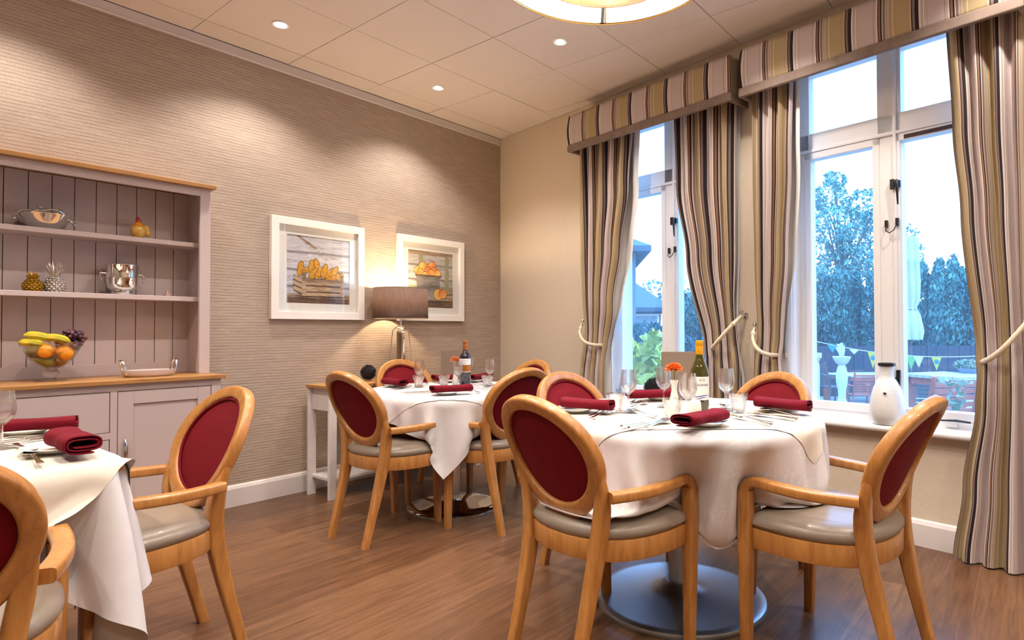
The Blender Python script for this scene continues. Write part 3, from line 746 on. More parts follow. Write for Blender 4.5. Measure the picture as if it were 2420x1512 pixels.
# ------------------------------------------------------------------ table linen: a small cloth solver
def drape(c, ztop, P0, table, chair_ids, thick, pin, steps=150, under=None, iters=9, inward='', soft='', bend=.10):
    """P0: (N,N,2) rest positions around c; table: ('r',R) or ('b',hx,hy)"""
    N = P0.shape[0]; X = np.zeros((N, N, 3)); X[..., :2] = P0 + np.array(c); X[..., 2] = ztop + thick + .001
    rest = X.copy(); V = np.zeros_like(X)
    if table[0] == 'r': ins = np.hypot(P0[..., 0], P0[..., 1]) < table[1] - pin
    else: ins = (np.abs(P0[..., 0]) < table[1] - pin) & (np.abs(P0[..., 1]) < table[2] - pin)
    w = np.where(ins, 0.0, 1.0)[..., None]
    E = []
    def add(sa, sb, k):
        d = np.linalg.norm(rest[sa] - rest[sb], axis=-1, keepdims=True)
        E.append((sa, sb, d, k))
    S = slice
    for p in (0, 1):
        a = np.arange(p, N - 1, 2); add((a, S(None)), (a + 1, S(None)), 1.0); add((S(None), a), (S(None), a + 1), 1.0)
        ii = np.ix_(a, np.arange(N - 1)); jj = np.ix_(a + 1, np.arange(1, N)); add(ii, jj, .45)
        ii = np.ix_(a, np.arange(1, N)); jj = np.ix_(a + 1, np.arange(N - 1)); add(ii, jj, .45)
    for p in ((0, 1), (2, 3)):
        a = np.array([i for i in range(N - 2) if i % 4 in p]); add((a, S(None)), (a + 2, S(None)), bend); add((S(None), a), (S(None), a + 2), bend)
    caps, discs, tuck = [], [], []
    for k in chair_ids:
        x, y, a = chairs[k]; R_ = np.array([[cos(a), -sin(a)], [sin(a), cos(a)]])
        def wp(lx, ly, z): q = R_ @ np.array([lx, ly]) + np.array([x, y]); return np.array([q[0], q[1], z])
        if k in inward:
            for sx in ((-1, 1) if k != 'A' else (1,)): tuck.append(wp(sx * .257, .194, 0)[:2] - np.array(c))
        for sx in (() if k in soft else (-1, 1)):
            caps.append((wp(sx * .257, .180, .607), wp(sx * .262, -.02, .606), .022)); caps.append((wp(sx * .262, -.02, .606), wp(sx * .23, -.2, .598), .022))
            if k not in inward or (k == 'A' and sx == 1): caps.append((wp(sx * .257, .194, .60), wp(sx * .25, .196, .05), .026))
        discs.append((wp(0, -.01, 0)[:2], .245, .512, R_))
    t_ = thick; dt = 1 / 60.; g = np.array([0, 0, -9.8])
    for it in range(steps):
        V *= .965; V = V + g * dt; V[w[..., 0] == 0] = 0
        Y = X + V * dt; old = X
        for q in range(iters):
            for sa, sb, d0, k in E:
                A, B = Y[sa], Y[sb]; dl = B - A; L = np.linalg.norm(dl, axis=-1, keepdims=True) + 1e-9
                wa, wb = w[sa], w[sb]; cc = k * (L - d0) / L / np.maximum(wa + wb, 1e-9) * dl
                Y[sa] = A + wa * cc; Y[sb] = B - wb * cc
            if q % 3 == 2 or q == iters - 1:
                loc = Y[..., :2] - np.array(c)
                if table[0] == 'r':
                    r = np.hypot(loc[..., 0], loc[..., 1]) + 1e-9; nrm = loc / r[..., None]; dx = r - (table[1] - .012)
                else:
                    e_ = np.abs(loc) - np.array(table[1:]) + .012; dx = e_.max(-1); ax = e_.argmax(-1)
                    nrm = np.zeros_like(loc); np.put_along_axis(nrm, ax[..., None], 1.0, -1); nrm = nrm * np.sign(loc)
                dz = Y[..., 2] - (ztop - .012); rad = .012 + t_
                a_, b_ = np.maximum(dx, 0), np.maximum(dz, 0); dist = np.sqrt(a_ ** 2 + b_ ** 2) + 1e-9
                near = (Y[..., 2] > ztop - .06)
                m1 = near & (dist < rad) & ((dx > 0) | (dz > 0))
                push = (rad - dist) * m1
                Y[..., :2] += nrm * (a_ / dist * push)[..., None]; Y[..., 2] += b_ / dist * push
                lift = (dx <= 0) & (dz <= 0) & (dz > -.016) & (dx <= dz); m2 = lift | ((dx <= 0) & (dx > -.08) & (dz <= 0) & (dz > -.03)); deep = np.where(lift, 0, 1)
                Y[..., 2] = np.where(m2 & (deep == 0), ztop + t_, Y[..., 2]); Y[..., :2] += nrm * np.where(m2 & (deep == 1), rad - dx, 0)[..., None]
                for p, q2, r_ in caps:
                    d = q2 - p; tt = np.clip(((Y - p) @ d) / (d @ d), 0, 1)[..., None]; cl = p + d * tt; v = Y - cl; l = np.linalg.norm(v, axis=-1, keepdims=True) + 1e-9
                    Y += np.where(l < r_ + t_, v / l * (r_ + t_ - l), 0)
                ramp_ = min(1.0, it / 70.)
                for lg in tuck:
                    rl = np.hypot(*lg); ur = lg / rl; ut = np.array([-ur[1], ur[0]]); lc = Y[..., :2] - np.array(c); pr_ = lc @ ur; pt_ = lc @ ut
                    wz = np.clip((.70 - Y[..., 2]) / .10, 0, 1); wt_ = np.exp(-(pt_ / .075) ** 2)
                    lim = .60 - (.60 - (rl - .030)) * wz * wt_ * ramp_
                    hit = (wt_ * wz > .02) & (pr_ > lim) & (pr_ < .85) & (Y[..., 2] < ztop - .05)
                    Y[..., :2] += (np.where(hit, np.maximum(lim - pr_, -.006), 0))[..., None] * ur
                for cc_, r_, zt, R_ in discs:
                    v = Y[..., :2] - cc_; ly = v @ R_; inside = (np.abs(ly[..., 0]) < .26) & (ly[..., 1] < .20) & (np.hypot(ly[..., 0], np.minimum(ly[..., 1], 0) * 1.15) < .262)
                    Y[..., 2] = np.where(inside & (Y[..., 2] < zt + t_) & (Y[..., 2] > zt - .09), zt + t_, Y[..., 2])
                Y = np.where(w == 0, rest, Y)
        if under is not None and it % 2 == 0:
            F_ = Y.reshape(-1, 3)
            for n_ in np.nonzero(w.reshape(-1) > 0)[0]:
                lo, no, ix, di = under.find_nearest(Vector(F_[n_]), .05)
                if lo is None: continue
                s = (Vector(F_[n_]) - lo).dot(no)
                if s < .0018: F_[n_] += np.array(no) * (.0018 - s)
            Y = F_.reshape(Y.shape)
        V = (Y - old) / dt; V *= .8 if (tuck and it > steps - 50) else 1.0; sp = np.linalg.norm(V, axis=-1, keepdims=True); V *= np.minimum(1, 2.5 / (sp + 1e-9)); X = Y
    if under is not None:
        F_ = X.reshape(-1, 3)
        for n_ in range(len(F_)):
            lo, no, ix, di = under.find_nearest(Vector(F_[n_]), .03)
            if lo is not None: F_[n_] = np.array(lo + no * .0021)
        X = F_.reshape(X.shape)
    return X
def square_rest(half, rot, N):
    u = np.linspace(-half, half, N); a, b = np.meshgrid(u, u, indexing='ij'); c_, s_ = cos(rot), sin(rot)
    return np.stack([a * c_ - b * s_, a * s_ + b * c_], -1)
def round_rest(R_, N):
    u = np.linspace(-1, 1, N); a, b = np.meshgrid(u, u, indexing='ij')
    return np.stack([a * np.sqrt(1 - b * b / 2), b * np.sqrt(1 - a * a / 2)], -1) * R_
def cloth_obj(name, X, origin, m, label, cat, group=None):
    N = X.shape[0]; o3 = np.array(origin)
    vs_ = [tuple(p) for p in (X - o3).reshape(-1, 3)]
    fs_ = [(i * N + j, (i + 1) * N + j, (i + 1) * N + j + 1, i * N + j + 1) for i in range(N - 1) for j in range(N - 1)]
    mb = MB(); mb.add(vs_, fs_); o = mb.build(name, m, None, fix=False, auto=False, subsurf=1); o.location = origin
    props(o, label, cat, group)
    tree = BVHTree.FromPolygons([tuple(p) for p in X.reshape(-1, 3)], fs_)
    return o, tree
def jitter(X0, amt, seed):
    r = np.random.RandomState(seed); return X0 + r.uniform(-amt, amt, X0.shape)
_N = 67
X = drape(T2C, T2Z, round_rest(.885, _N), ('r', T2R), 'ABCD', .004, .03, 150, inward='AB', soft='ABCD')
o_, tree = cloth_obj('tablecloth', X, (*T2C, T2Z), M['damask'], 'white round damask tablecloth hanging low over the nearest round table', 'tablecloth')
X = drape(T2C, T2Z, square_rest(.485, radians(37.3), 45), ('r', T2R), '', .0055, .06, 90, tree, 7)
cloth_obj('table_square', X, (*T2C, T2Z), M['cream_cloth'], 'cream square overlay cloth on the nearest round table, under the tall glasses', 'table overlay', 'cream overlay cloths')
X = drape(T1C, T1Z, square_rest(.68, 0, 55), ('r', T1R), 'EFGH', .004, .03, 170)
o_, tree = cloth_obj('tablecloth', X, (*T1C, T1Z), M['white_cloth'], 'white square tablecloth on the far table, one corner hanging between two chairs', 'tablecloth')
X = drape(T1C, T1Z, square_rest(.57, radians(45), 49), ('r', T1R), '', .0055, .06, 90, tree, 7)
cloth_obj('table_square', X, (*T1C, T1Z), M['damask'], 'cream damask overlay cloth on the far table, under the red wine bottle', 'table overlay', 'cream overlay cloths')
c3 = ((T3[0] + T3[1]) / 2, (T3[2] + T3[3]) / 2)
X = drape(c3, T3Z, square_rest(.86, 0, 61), ('b', hx, hy), 'J', .004, .03, 150, bend=.1)
o_, tree = cloth_obj('tablecloth', X, (*c3, T3Z), M['white_cloth'], 'white tablecloth on the left table, corner hanging over a chair arm', 'tablecloth')
X = drape(c3, T3Z, square_rest(.738, radians(45), 51), ('b', hx, hy), 'J', .0065, .06, 90, tree, 7)
cloth_obj('table_square', X, (*c3, T3Z), M['cream_cloth'], 'cream diamond-set overlay cloth on the left table', 'table overlay', 'cream overlay cloths')
# ------------------------------------------------------------------ tableware prototypes (each made once, then copied)
Z2, Z1, Z3 = T2Z + .013, T1Z + .013, T3Z + .013
def aim(dx, dy): return math.atan2(dy, dx)
def text_mesh(name, body, size, m, parent, place, bend=None, extr=.0003):
    cu = bpy.data.curves.new(name, 'FONT'); cu.body = body; cu.size = size; cu.align_x = 'CENTER'; cu.align_y = 'CENTER'; cu.extrude = extr
    tmp = bpy.data.objects.new(name, cu); COL.objects.link(tmp); dg = bpy.context.evaluated_depsgraph_get(); dg.update()
    me = bpy.data.meshes.new_from_object(tmp.evaluated_get(dg)); bpy.data.objects.remove(tmp); bpy.data.curves.remove(cu)
    if bend:
        for v in me.vertices:
            a = v.co.x / bend; r = bend + v.co.z; v.co = (r * sin(a), -r * cos(a), v.co.y)
    me.materials.clear(); me.materials.append(m)
    o = bpy.data.objects.new(name, me); COL.objects.link(o); o.parent = parent; o.matrix_local = place; return o
class Proto:
    def __init__(s, make, group): s.make, s.group, s.o = make, group, None
    def put(s, loc, rz, label):
        if s.o is None: s.o = s.make(); o = s.o
        else: o = copy_tree(s.o)
        o.location = loc; o.rotation_euler = (0, 0, rz); o['label'] = label
        if s.group: o['group'] = s.group
        return o
def mk_wine():
    t = thing('wine_glass', '', 'glass')
    MB().lathe([(.0045, .012), (.004, .03), (.0038, .055), (.0045, .066), (.012, .072), (.026, .086), (.0335, .105), (.0345, .120), (.0315, .145), (.0285, .170), (.0275, .170), (.0305, .145), (.0332, .120), (.0322, .106), (.025, .0885), (.011, .075), (0, .0725)], 36).build('bowl', M['glass'], t)
    MB().lathe([(0, 0), (.032, 0), (.033, .0015), (.020, .004), (.008, .008), (.0045, .012)], 36).build('foot', M['glass'], t); return t
wine = Proto(mk_wine, 'stemmed wine glasses')
def mk_tumbler():
    t = thing('tumbler', '', 'glass')
    fun = lambda a, z: 1.0 + (-.045 * max(0, 1 - abs(z - .026) / .026) ** .5 * abs(sin(5 * a)) if z < .052 else 0)
    MB().lathe([(0, 0), (.024, 0), (.027, .004), (.029, .02), (.0315, .046), (.036, .052), (.0385, .075), (.0368, .075), (.0345, .052), (.029, .046), (.0262, .02), (.024, .011), (0, .010)], 60, rfun=fun).build('glass_body', M['glass'], t); return t
tumbler = Proto(mk_tumbler, 'fluted glass tumblers')
def mk_plate():
    t = thing('side_plate', '', 'plate')
    MB().lathe([(0, .002), (.048, .002), (.05, 0), (.054, .001), (.060, .006), (.083, .013), (.085, .0145), (.083, .016), (.060, .009), (.052, .005), (0, .005)], 48).build('plate_body', M['china'], t); return t
plate = Proto(mk_plate, 'white side plates')
def mk_napkin():
    t = thing('napkin', '', 'napkin'); L = .225; rnd = random.Random(4)
    # a square of linen folded over and over: flattened spiral section swept along the length
    sec = []; turns = 2.15; n = 64
    for i in range(n + 1):
        f = i / n; a = 2 * pi * turns * f - pi * .6; w = .043 - .006 * f * turns; h = .0190 - .0066 * f * turns
        x = math.copysign(abs(cos(a)) ** .62, cos(a)) * w; z = math.copysign(abs(sin(a)) ** .85, sin(a)) * h; sec.append((x, z + .021))
    rows = []
    for k in range(15):
        y = -L / 2 + L * k / 14; e = 1 + .05 * sin(k * .9); tw = .004 * sin(k * .7)
        rows.append([(x * e + tw, y + (.006 * sin(j * .21) if k in (0, 14) else 0), z * (1 + .10 * abs(k - 7) / 7 * (1 if z > .02 else 0))) for j, (x, z) in enumerate(sec)])
    MB().grid(rows).build('folded_cloth', M['napkin'], t, solid=.0035, fix=False); return t
napkin = Proto(mk_napkin, 'folded burgundy napkins')
def strip(pts, widths, th, dish=None):
    """thin tapering bar along x with thickness"""
    mb = MB(); n = len(pts); top, bot = [], []
    mb.sweep(pts, [((0, 1, 0), (0, 0, 1))] * n, [(.5, -.35), (.5, .35), (.3, .5), (-.3, .5), (-.5, .35), (-.5, -.35), (-.3, -.5), (.3, -.5)], scale=[(w, th) for w in widths]); return mb
def mk_spoon():
    t = thing('spoon', '', 'cutlery'); mb = strip([(-.10, 0, .004), (-.06, 0, .004), (0, 0, .007), (.04, 0, .009), (.055, 0, .006)], [.015, .011, .006, .0055, .008], .0022)
    rows = []
    for j in range(9):
        r = j / 8; rows.append([(.077 + .029 * r * cos(a) * (1 - .12 * cos(a)), .0195 * r * sin(a), .0015 + .007 * r ** 2) for a in np.linspace(0, 2 * pi, 25)[:-1]])
    mb.grid([[rows[j][i] for j in range(9)] for i in range(24)], closed_u=True)
    mb.build('spoon_body', M['steel'], t, solid=.0012); return t
spoon = Proto(mk_spoon, 'steel spoons')
def mk_fork():
    t = thing('fork', '', 'cutlery'); mb = strip([(-.105, 0, .004), (-.06, 0, .004), (0, 0, .008), (.035, 0, .010), (.05, 0, .006), (.062, 0, .004)], [.015, .011, .006, .006, .018, .024], .0022)
    for k in range(4):
        y = -.0096 + .0064 * k; mb.tube([(.060, y, .004), (.078, y, .0035), (.095, y, .007), (.100, y, .010)], [.0024, .0021, .0017, .0010], 6)
    mb.build('fork_body', M['steel'], t); return t
fork = Proto(mk_fork, 'steel forks')
def mk_knife():
    t = thing('knife', '', 'cutlery'); mb = strip([(-.11, 0, .004), (-.10, 0, .004), (-.04, 0, .004), (-.005, 0, .004), (.0, 0, .004)], [.010, .013, .011, .010, .012], .005)
    mb.sweep([(0, 0, .003), (.05, .001, .003), (.09, .0, .003), (.112, -.006, .003)], [((0, 1, 0), (0, 0, 1))] * 4, [(.5, -.5), (.5, .5), (-.5, .2), (-.5, -.2)], scale=[(.014, .0022), (.018, .002), (.017, .002), (.003, .002)])
    mb.build('knife_body', M['steel'], t); return t
knife = Proto(mk_knife, 'steel knives')

# nearest round table
wine.put((2.800, -2.085, Z2), 0, 'wine glass at the left of the nearest round table, beside the leftmost tumbler')
wine.put((2.832, -1.850, Z2), 0, 'wine glass partly behind the menu on the nearest round table')
wine.put((3.091, -2.127, Z2), 0, 'wine glass in front of the yellow capped bottle')
wine.put((3.100, -1.800, Z2), 0, 'wine glass right of the yellow capped bottle, against the third curtain')
tumbler.put((2.758, -2.118, Z2), .2, 'tumbler at the left of the nearest round table')
tumbler.put((3.046, -2.165, Z2), .5, 'tumbler in front of the salt and pepper pots')
tumbler.put((3.165, -1.832, Z2), .1, 'tumbler in front of the right napkin on the nearest round table')
def put2(pr, a, b, z, label): return pr.put(((a[0] + b[0]) / 2, (a[1] + b[1]) / 2, z), aim(b[0] - a[0], b[1] - a[1]), label)
def put_nap(c, ang, z, label): return napkin.put((c[0], c[1], z), ang - pi / 2, label)
plate.put((2.62, -2.20, Z2), 0, 'side plate under the left napkin of the nearest round table')
plate.put((3.205, -2.215, Z2), 0, 'side plate under the front napkin of the nearest round table')
plate.put((2.68, -1.62, Z2), 0, 'side plate under the napkin by the menu at the back of the nearest round table')
plate.put((3.27, -1.66, Z2), 0, 'side plate under the right napkin of the nearest round table')
put_nap((2.67, -2.19), aim(.95, .10), Z2 + .012, 'folded napkin at the left of the nearest round table')
put_nap((3.215, -2.275), aim(.14, .99), Z2 + .012, 'folded napkin at the front of the nearest round table, open end left')
put_nap((2.68, -1.70), aim(.62, .78), Z2 + .012, 'folded napkin at the back of the nearest round table, left of the menu')
put_nap((3.31, -1.73), aim(.985, -.15), Z2 + .012, 'rolled napkin at the right of the nearest round table')
put2(fork, (2.776, -2.345), (2.692, -2.075), Z2, 'upper fork of the pair by the left napkin')
put2(fork, (2.806, -2.36), (2.728, -2.115), Z2, 'lower fork of the pair by the left napkin')
put2(fork, (3.407, -2.065), (3.168, -1.968), Z2, 'inner fork of the pair right of the front napkin')
put2(fork, (3.417, -2.110), (3.195, -1.975), Z2, 'outer fork of the pair right of the front napkin, nearer the table edge')
put2(fork, (2.653, -1.840), (2.596, -1.651), Z2, 'fork beside the back napkin, nearest the left window')
put2(knife, (3.415, -1.905), (3.222, -1.875), Z2, 'front knife of the pair by the right napkin')
put2(knife, (3.425, -1.935), (3.235, -1.850), Z2, 'rear knife of the pair by the right napkin')
put2(spoon, (3.415, -1.855), (3.225, -1.752), Z2 + .004, 'spoon lying over the knives by the right napkin')
put2(knife, (3.000, -2.425), (3.045, -2.235), Z2, 'left knife of the pair left of the front napkin')
put2(knife, (3.035, -2.435), (3.062, -2.240), Z2, 'right knife of the pair left of the front napkin')
put2(spoon, (3.090, -2.425), (3.063, -2.225), Z2 + .003, 'spoon left of the front napkin with its bowl reflecting the spotlights')
put2(spoon, (2.985, -2.170), (2.785, -2.066), Z2, 'spoon lying alone in the middle left of the nearest round table')
put2(spoon, (2.751, -1.990), (2.702, -1.790), Z2, 'spoon behind the leftmost tumbler')
put2(knife, (3.040, -2.105), (3.150, -1.925), Z2, 'knife between the yellow capped bottle and the right tumbler')
put2(spoon, (2.93, -1.635), (3.060, -1.725), Z2, 'spoon right of the yellow capped bottle, below the hanging curtain')
# far table
wine.put((.870, -1.632, Z1), 0, 'wine glass in front of the chair by the table lamp')
wine.put((1.150, -1.545, Z1), 0, 'wine glass in front of the orange capped bottle')
wine.put((1.175, -1.285, Z1), 0, 'wine glass at the right of the far table, against the wallpaper')
wine.put((.815, -1.135, Z1), 0, 'wine glass mostly hidden behind the orange capped bottle')
tumbler.put((.905, -1.665, Z1), 0, 'tumbler in front of the chair by the table lamp')
tumbler.put((.985, -1.520, Z1), .3, 'tumbler at the centre of the far table, by the carnation vase')
tumbler.put((1.270, -1.400, Z1), .2, 'tumbler at the right of the far table')
plate.put((.74, -1.72, Z1), 0, 'side plate under the left napkin of the far table')
plate.put((1.405, -1.855, Z1), 0, 'side plate under the front napkin of the far table')
plate.put((.89, -1.16, Z1), 0, 'side plate behind the orange capped bottle')
plate.put((.76, -1.28, Z1), 0, 'side plate under the menu side of the far table')
put_nap((.79, -1.765), aim(.93, -.12), Z1 + .012, 'folded napkin at the left of the far table')
put_nap((1.435, -1.845), aim(.42, .90), Z1 + .012, 'folded napkin at the front of the far table above the hanging cloth corner')
put_nap((.75, -1.28), aim(.42, .90), Z1 + .012, 'napkin mostly hidden at the back of the far table, left of the menu')
put_nap((.90, -1.12), aim(.2, -.98), Z1 + .012, 'napkin mostly hidden behind the orange capped bottle')
put2(fork, (.915, -1.895), (.800, -1.660), Z1, 'left fork by the left napkin of the far table')
put2(fork, (.945, -1.895), (.850, -1.665), Z1, 'right fork by the left napkin of the far table')
put2(spoon, (.745, -1.66), (.790, -1.50), Z1, 'spoon behind the left napkin of the far table')
put2(knife, (1.165, -1.985), (1.225, -1.800), Z1, 'left knife beside the front napkin of the far table')
put2(knife, (1.215, -1.990), (1.262, -1.800), Z1, 'right knife beside the front napkin of the far table')
put2(fork, (1.535, -1.715), (1.335, -1.625), Z1, 'fork right of the front napkin of the far table')
put2(spoon, (1.44, -1.56), (1.270, -1.590), Z1, 'spoon right of the front napkin of the far table')
put2(spoon, (.655, -1.345), (.83, -1.410), Z1, 'spoon left of the central tumbler of the far table')
put2(spoon, (1.075, -1.245), (.92, -1.215), Z1, 'spoon right of the orange capped bottle')
put2(knife, (1.245, -1.300), (1.060, -1.345), Z1, 'knife left of the right tumbler of the far table')
# left table
wine.put((1.628, -3.772, Z3), 0, 'wine glass cut by the left edge of the photo')
plate.put((1.335, -3.665, Z3), 0, 'side plate under the rolled napkin on the left table')
plate.put((1.835, -3.685, Z3), 0, 'side plate under the open ended napkin on the left table')
put_nap((1.375, -3.645), aim(.46, .89), Z3 + .012, 'rolled napkin at the far side of the left table, below the drawer handle')
n_ = put_nap((1.925, -3.668), aim(.985, -.04), Z3 + .012, 'folded napkin with a dark open end on the corner of the left table'); n_.scale = (1.05, 1.08, 1.25)
put2(spoon, (1.620, -3.738), (1.800, -3.738), Z3, 'farther of the two spoons on the corner of the left table')
put2(spoon, (2.050, -3.765), (1.870, -3.752), Z3 + .004, 'nearer of the two spoons on the corner of the left table')
put2(knife, (1.55, -3.80), (1.478, -3.600), Z3, 'farther knife beside the rolled napkin on the left table')
put2(knife, (1.585, -3.79), (1.515, -3.605), Z3, 'nearer knife beside the rolled napkin on the left table')
put2(spoon, (1.50, -3.60), (1.442, -3.77), Z3, 'spoon in front of the rolled napkin on the left table')

# salt, pepper, vases, carnations, menus, bottles
def mk_pot():
    t = thing('cruet_pot', '', 'salt and pepper pot')
    MB().lathe([(0, 0), (.022, 0), (.024, .003), (.0245, .02), (.022, .045), (.019, .052), (.012, .0555), (0, .0565)], 32).build('pot_body', M['china'], t); return t
pot = Proto(mk_pot, 'white china cruet pots')
pot.put((2.985, -2.045, Z2), 0, 'left white cruet pot behind the front tumbler')
pot.put((3.055, -1.995, Z2), 0, 'right white cruet pot behind the front wine glass')
def mk_bud():
    t = thing('bud_vase', '', 'vase')
    MB().lathe([(0, 0), (.022, 0), (.024, .004), (.021, .03), (.014, .065), (.0115, .080), (.013, .10), (.019, .120), (.017, .120), (.0105, .10), (.0095, .08), (0, .06)], 36).build('vase_body', M['china'], t); return t
bud = Proto(mk_bud, 'white bud vases'); bud.put((2.905, -1.890, Z2), 0, 'white bud vase on the nearest round table, in front of the menu'); bud.put((1.000, -1.435, Z1), 0, 'white bud vase on the far table, left of the bottle')
def mk_carnation(name_mat):
    def f():
        t = thing('carnation', '', 'flower'); rnd = random.Random(11)
        mb = MB()
        for k in range(170):
            a = rnd.uniform(0, 2 * pi); el = math.asin(rnd.uniform(-.12, 1)); r = rnd.uniform(.022, .038); c = Vector((0, 0, .160)); d = Vector((cos(a) * cos(el), sin(a) * cos(el), sin(el) * .85))
            tan = d.cross(Vector((0, 0, 1))).normalized(); up = tan.cross(d).normalized(); rows = []
            for i in range(4):
                f_ = i / 3; w = .005 + .014 * f_; row = []
                for j in range(6):
                    s_ = (j / 5 - .5) * 2; row.append(c + d * (r * f_) + tan * (w * s_) + up * (.004 * sin(j * 2.6 + k) * f_ + .005 * f_ * f_) + d * (.002 * sin(j * 3.1) * f_))
                rows.append(row)
            mb.grid(rows)
        mb.build('bloom', name_mat, t, fix=False)
        mb = MB(); mb.tube([(0, 0, .065), (.001, 0, .11), (0, 0, .155)], .002, 6); mb.lathe([(.002, .150), (.006, .156), (.008, .168), (.009, .176)], 12); mb.build('stem', M['leaf_green'], t); return t
    return f
M['leaf_green'] = mat('flower_stem_green', (.14, .22, .05), .6)
M['carn_a'] = fabric_mat('orange_carnation', (.95, .27, .075), .7, .2, 200, .05, .25); M['carn_b'] = fabric_mat('peach_carnation', (.90, .38, .20), .7, .2, 200, .05, .25)
c_ = Proto(mk_carnation(M['carn_a']), 'carnations in bud vases').put((2.905, -1.890, Z2), .3, 'bright orange carnation standing in the vase on the nearest round table')
c_ = Proto(mk_carnation(M['carn_b']), 'carnations in bud vases').put((1.000, -1.435, Z1), 1.3, 'peach carnation standing in the vase on the far table')
def mk_menu():
    t = thing('menu', '', 'menu'); w, h = .20, .228
    mb = MB(); mb.box(-w / 2, w / 2, -.004, .004, 0, h, M=Matrix.Rotation(radians(-8), 4, 'X')); mb.box(-w / 2, w / 2, -.004, .004, 0, h, M=Matrix.Translation((0, .066, 0)) @ Matrix.Rotation(radians(8), 4, 'X'))
    c = mb.build('cover', M['menu'], t, smooth=False, bevel=.002)
    mb = MB(); T_ = Matrix.Rotation(radians(-8), 4, 'X')
    mb.tube([(w / 2 - .055, 0, h + .001), (w / 2 - .006, 0, h + .001), (w / 2 + .001, 0, h - .006), (w / 2 + .001, 0, h - .055)], .0030, 6, M=T_); mb.build('gold_corner', M['brass'], t)
    mb = MB(); T_ = Matrix.Translation((.045, -.0215 + .001, 0)) @ Matrix.Rotation(radians(-8), 4, 'X')
    mb.tube([(.010 * cos(a) * (1 - .05 * a), -.0015, .125 + .010 * sin(a) * (1 - .05 * a)) for a in np.linspace(0, 11, 40)], .0011, 5, M=Matrix.Translation((.045, -.0035, 0)) @ Matrix.Rotation(radians(-8), 4, 'X')); mb.build('gold_emblem', M['brass'], t); return t
menu = Proto(mk_menu, 'standing menus'); menu.put((2.775, -1.560, Z2), aim(.16, .115), 'standing taupe menu on the nearest round table, in front of the left window'); menu.put((.70, -1.19, Z1), aim(.17, .118), 'standing taupe menu on the far table, against the wallpaper')
M['label_white'] = mat('bottle_label_paper', (.80, .79, .76), .6); M['label_ink'] = mat('label_ink', (.05, .045, .05), .6); M['label_blue'] = mat('label_blue', (.16, .18, .45), .6)
M['olive_glass'] = mat('olive_bottle_glass', (.045, .040, .006), .06, spec=.7, coat=.5); M['black_glass'] = mat('dark_wine_glass', (.008, .006, .012), .06, spec=.7, coat=.5)
M['cap_yellow'] = mat('yellow_foil_cap', (.72, .34, .008), .35, .35); M['cap_orange'] = mat('copper_foil_cap', (.42, .13, .03), .3, .5); M['label_copper'] = mat('copper_label', (.55, .20, .04), .3, .7)
def bottle(label, loc, rz, white):
    t = thing('wine_bottle', label, 'bottle', loc, rz, None)
    if white: prof = [(0, .004), (.02, 0), (.034, 0), (.0375, .004), (.0375, .150), (.0365, .165), (.031, .185), (.022, .205), (.0165, .222), (.0145, .24), (.0140, .284), (0, .284)]; gm, cm = M['olive_glass'], M['cap_yellow']
    else: prof = [(0, .004), (.02, 0), (.034, 0), (.0365, .004), (.0365, .188), (.0355, .198), (.030, .212), (.020, .222), (.0150, .232), (.0140, .245), (.0135, .294), (0, .294)]; gm, cm = M['black_glass'], M['cap_orange']
    MB().lathe(prof, 48).build('bottle_body', gm, t)
    zc, zt = (.228, .288) if white else (.238, .299)
    MB().lathe([(.0150, zc), (.0155, zc), (.0155, zt - .024), (.0150, zt - .023), (.0158, zt - .021), (.0158, zt - .002), (.0145, zt), (0, zt)], 36).build('foil_cap', cm, t)
    R_ = .0379 if white else .0369
    def wrap(name, z0, z1, m, a0=-2.3, a1=2.3, wav=0):
        rows = [[(R_ * sin(a), -R_ * cos(a), z0 + (wav * sin(a * 3) if wav else 0)), (R_ * sin(a), -R_ * cos(a), z1 + (wav * sin(a * 3 + .6) if wav else 0))] for a in np.linspace(a0, a1, 49)]
        return MB().grid(rows).build(name, m, t, fix=False)
    if white:
        lb = wrap('paper_label', .048, .142, M['label_white']); R_ = .0381; wrap('blue_band', .062, .066, M['label_blue'], wav=.003); wrap('blue_band', .055, .057, M['label_blue'], wav=.004)
        text_mesh('label_lettering', 'VIÑAMAR', .0128, M['label_ink'], t, Matrix.Translation((0, 0, .108)), .0381)
        mb = MB(); crest = [[(-.006, 0), (-.006, .008), (-.003, .004), (0, .008), (.003, .004), (.006, .008), (.006, 0)], [(.011 * cos(a), .004 + .008 * sin(a)) for a in np.linspace(-.6, .8, 8)], [(-.011 * cos(a), .004 + .008 * sin(a)) for a in np.linspace(-.6, .8, 8)]]
        for c in crest: mb.tube([(.0382 * sin(x / .0382), -.0382 * cos(x / .0382), .124 + z) for x, z in c], .0006, 5)
        mb.build('label_crest', M['label_ink'], t)
    else:
        wrap('paper_label', .142, .182, M['label_white']); wrap('copper_band', .098, .142, M['label_copper']); R_ = .0370; wrap('label_edge', .094, .098, M['label_white'])
        mb = MB()
        for (z, xs) in ((.166, (-.016, .019)), (.155, (-.006, .012)), (.151, (-.004, .008))):
            x = xs[0]
            while x < xs[1]:
                a0, a1 = x / .0371, (x + .0016) / .0371; h = .0026 if z > .16 else .0012
                mb.grid([[(.0371 * sin(a0), -.0371 * cos(a0), z), (.0371 * sin(a0), -.0371 * cos(a0), z + h)], [(.0371 * sin(a1), -.0371 * cos(a1), z), (.0371 * sin(a1), -.0371 * cos(a1), z + h)]]); x += .0026
        mb.build('label_print', M['label_ink'], t, fix=False)
    return t
bottle('green wine bottle with a yellow cap on the nearest round table', (3.030, -1.905, Z2), radians(42), True)
bottle('dark red wine bottle with an orange cap on the far table', (1.135, -1.470, Z1), radians(46), False)
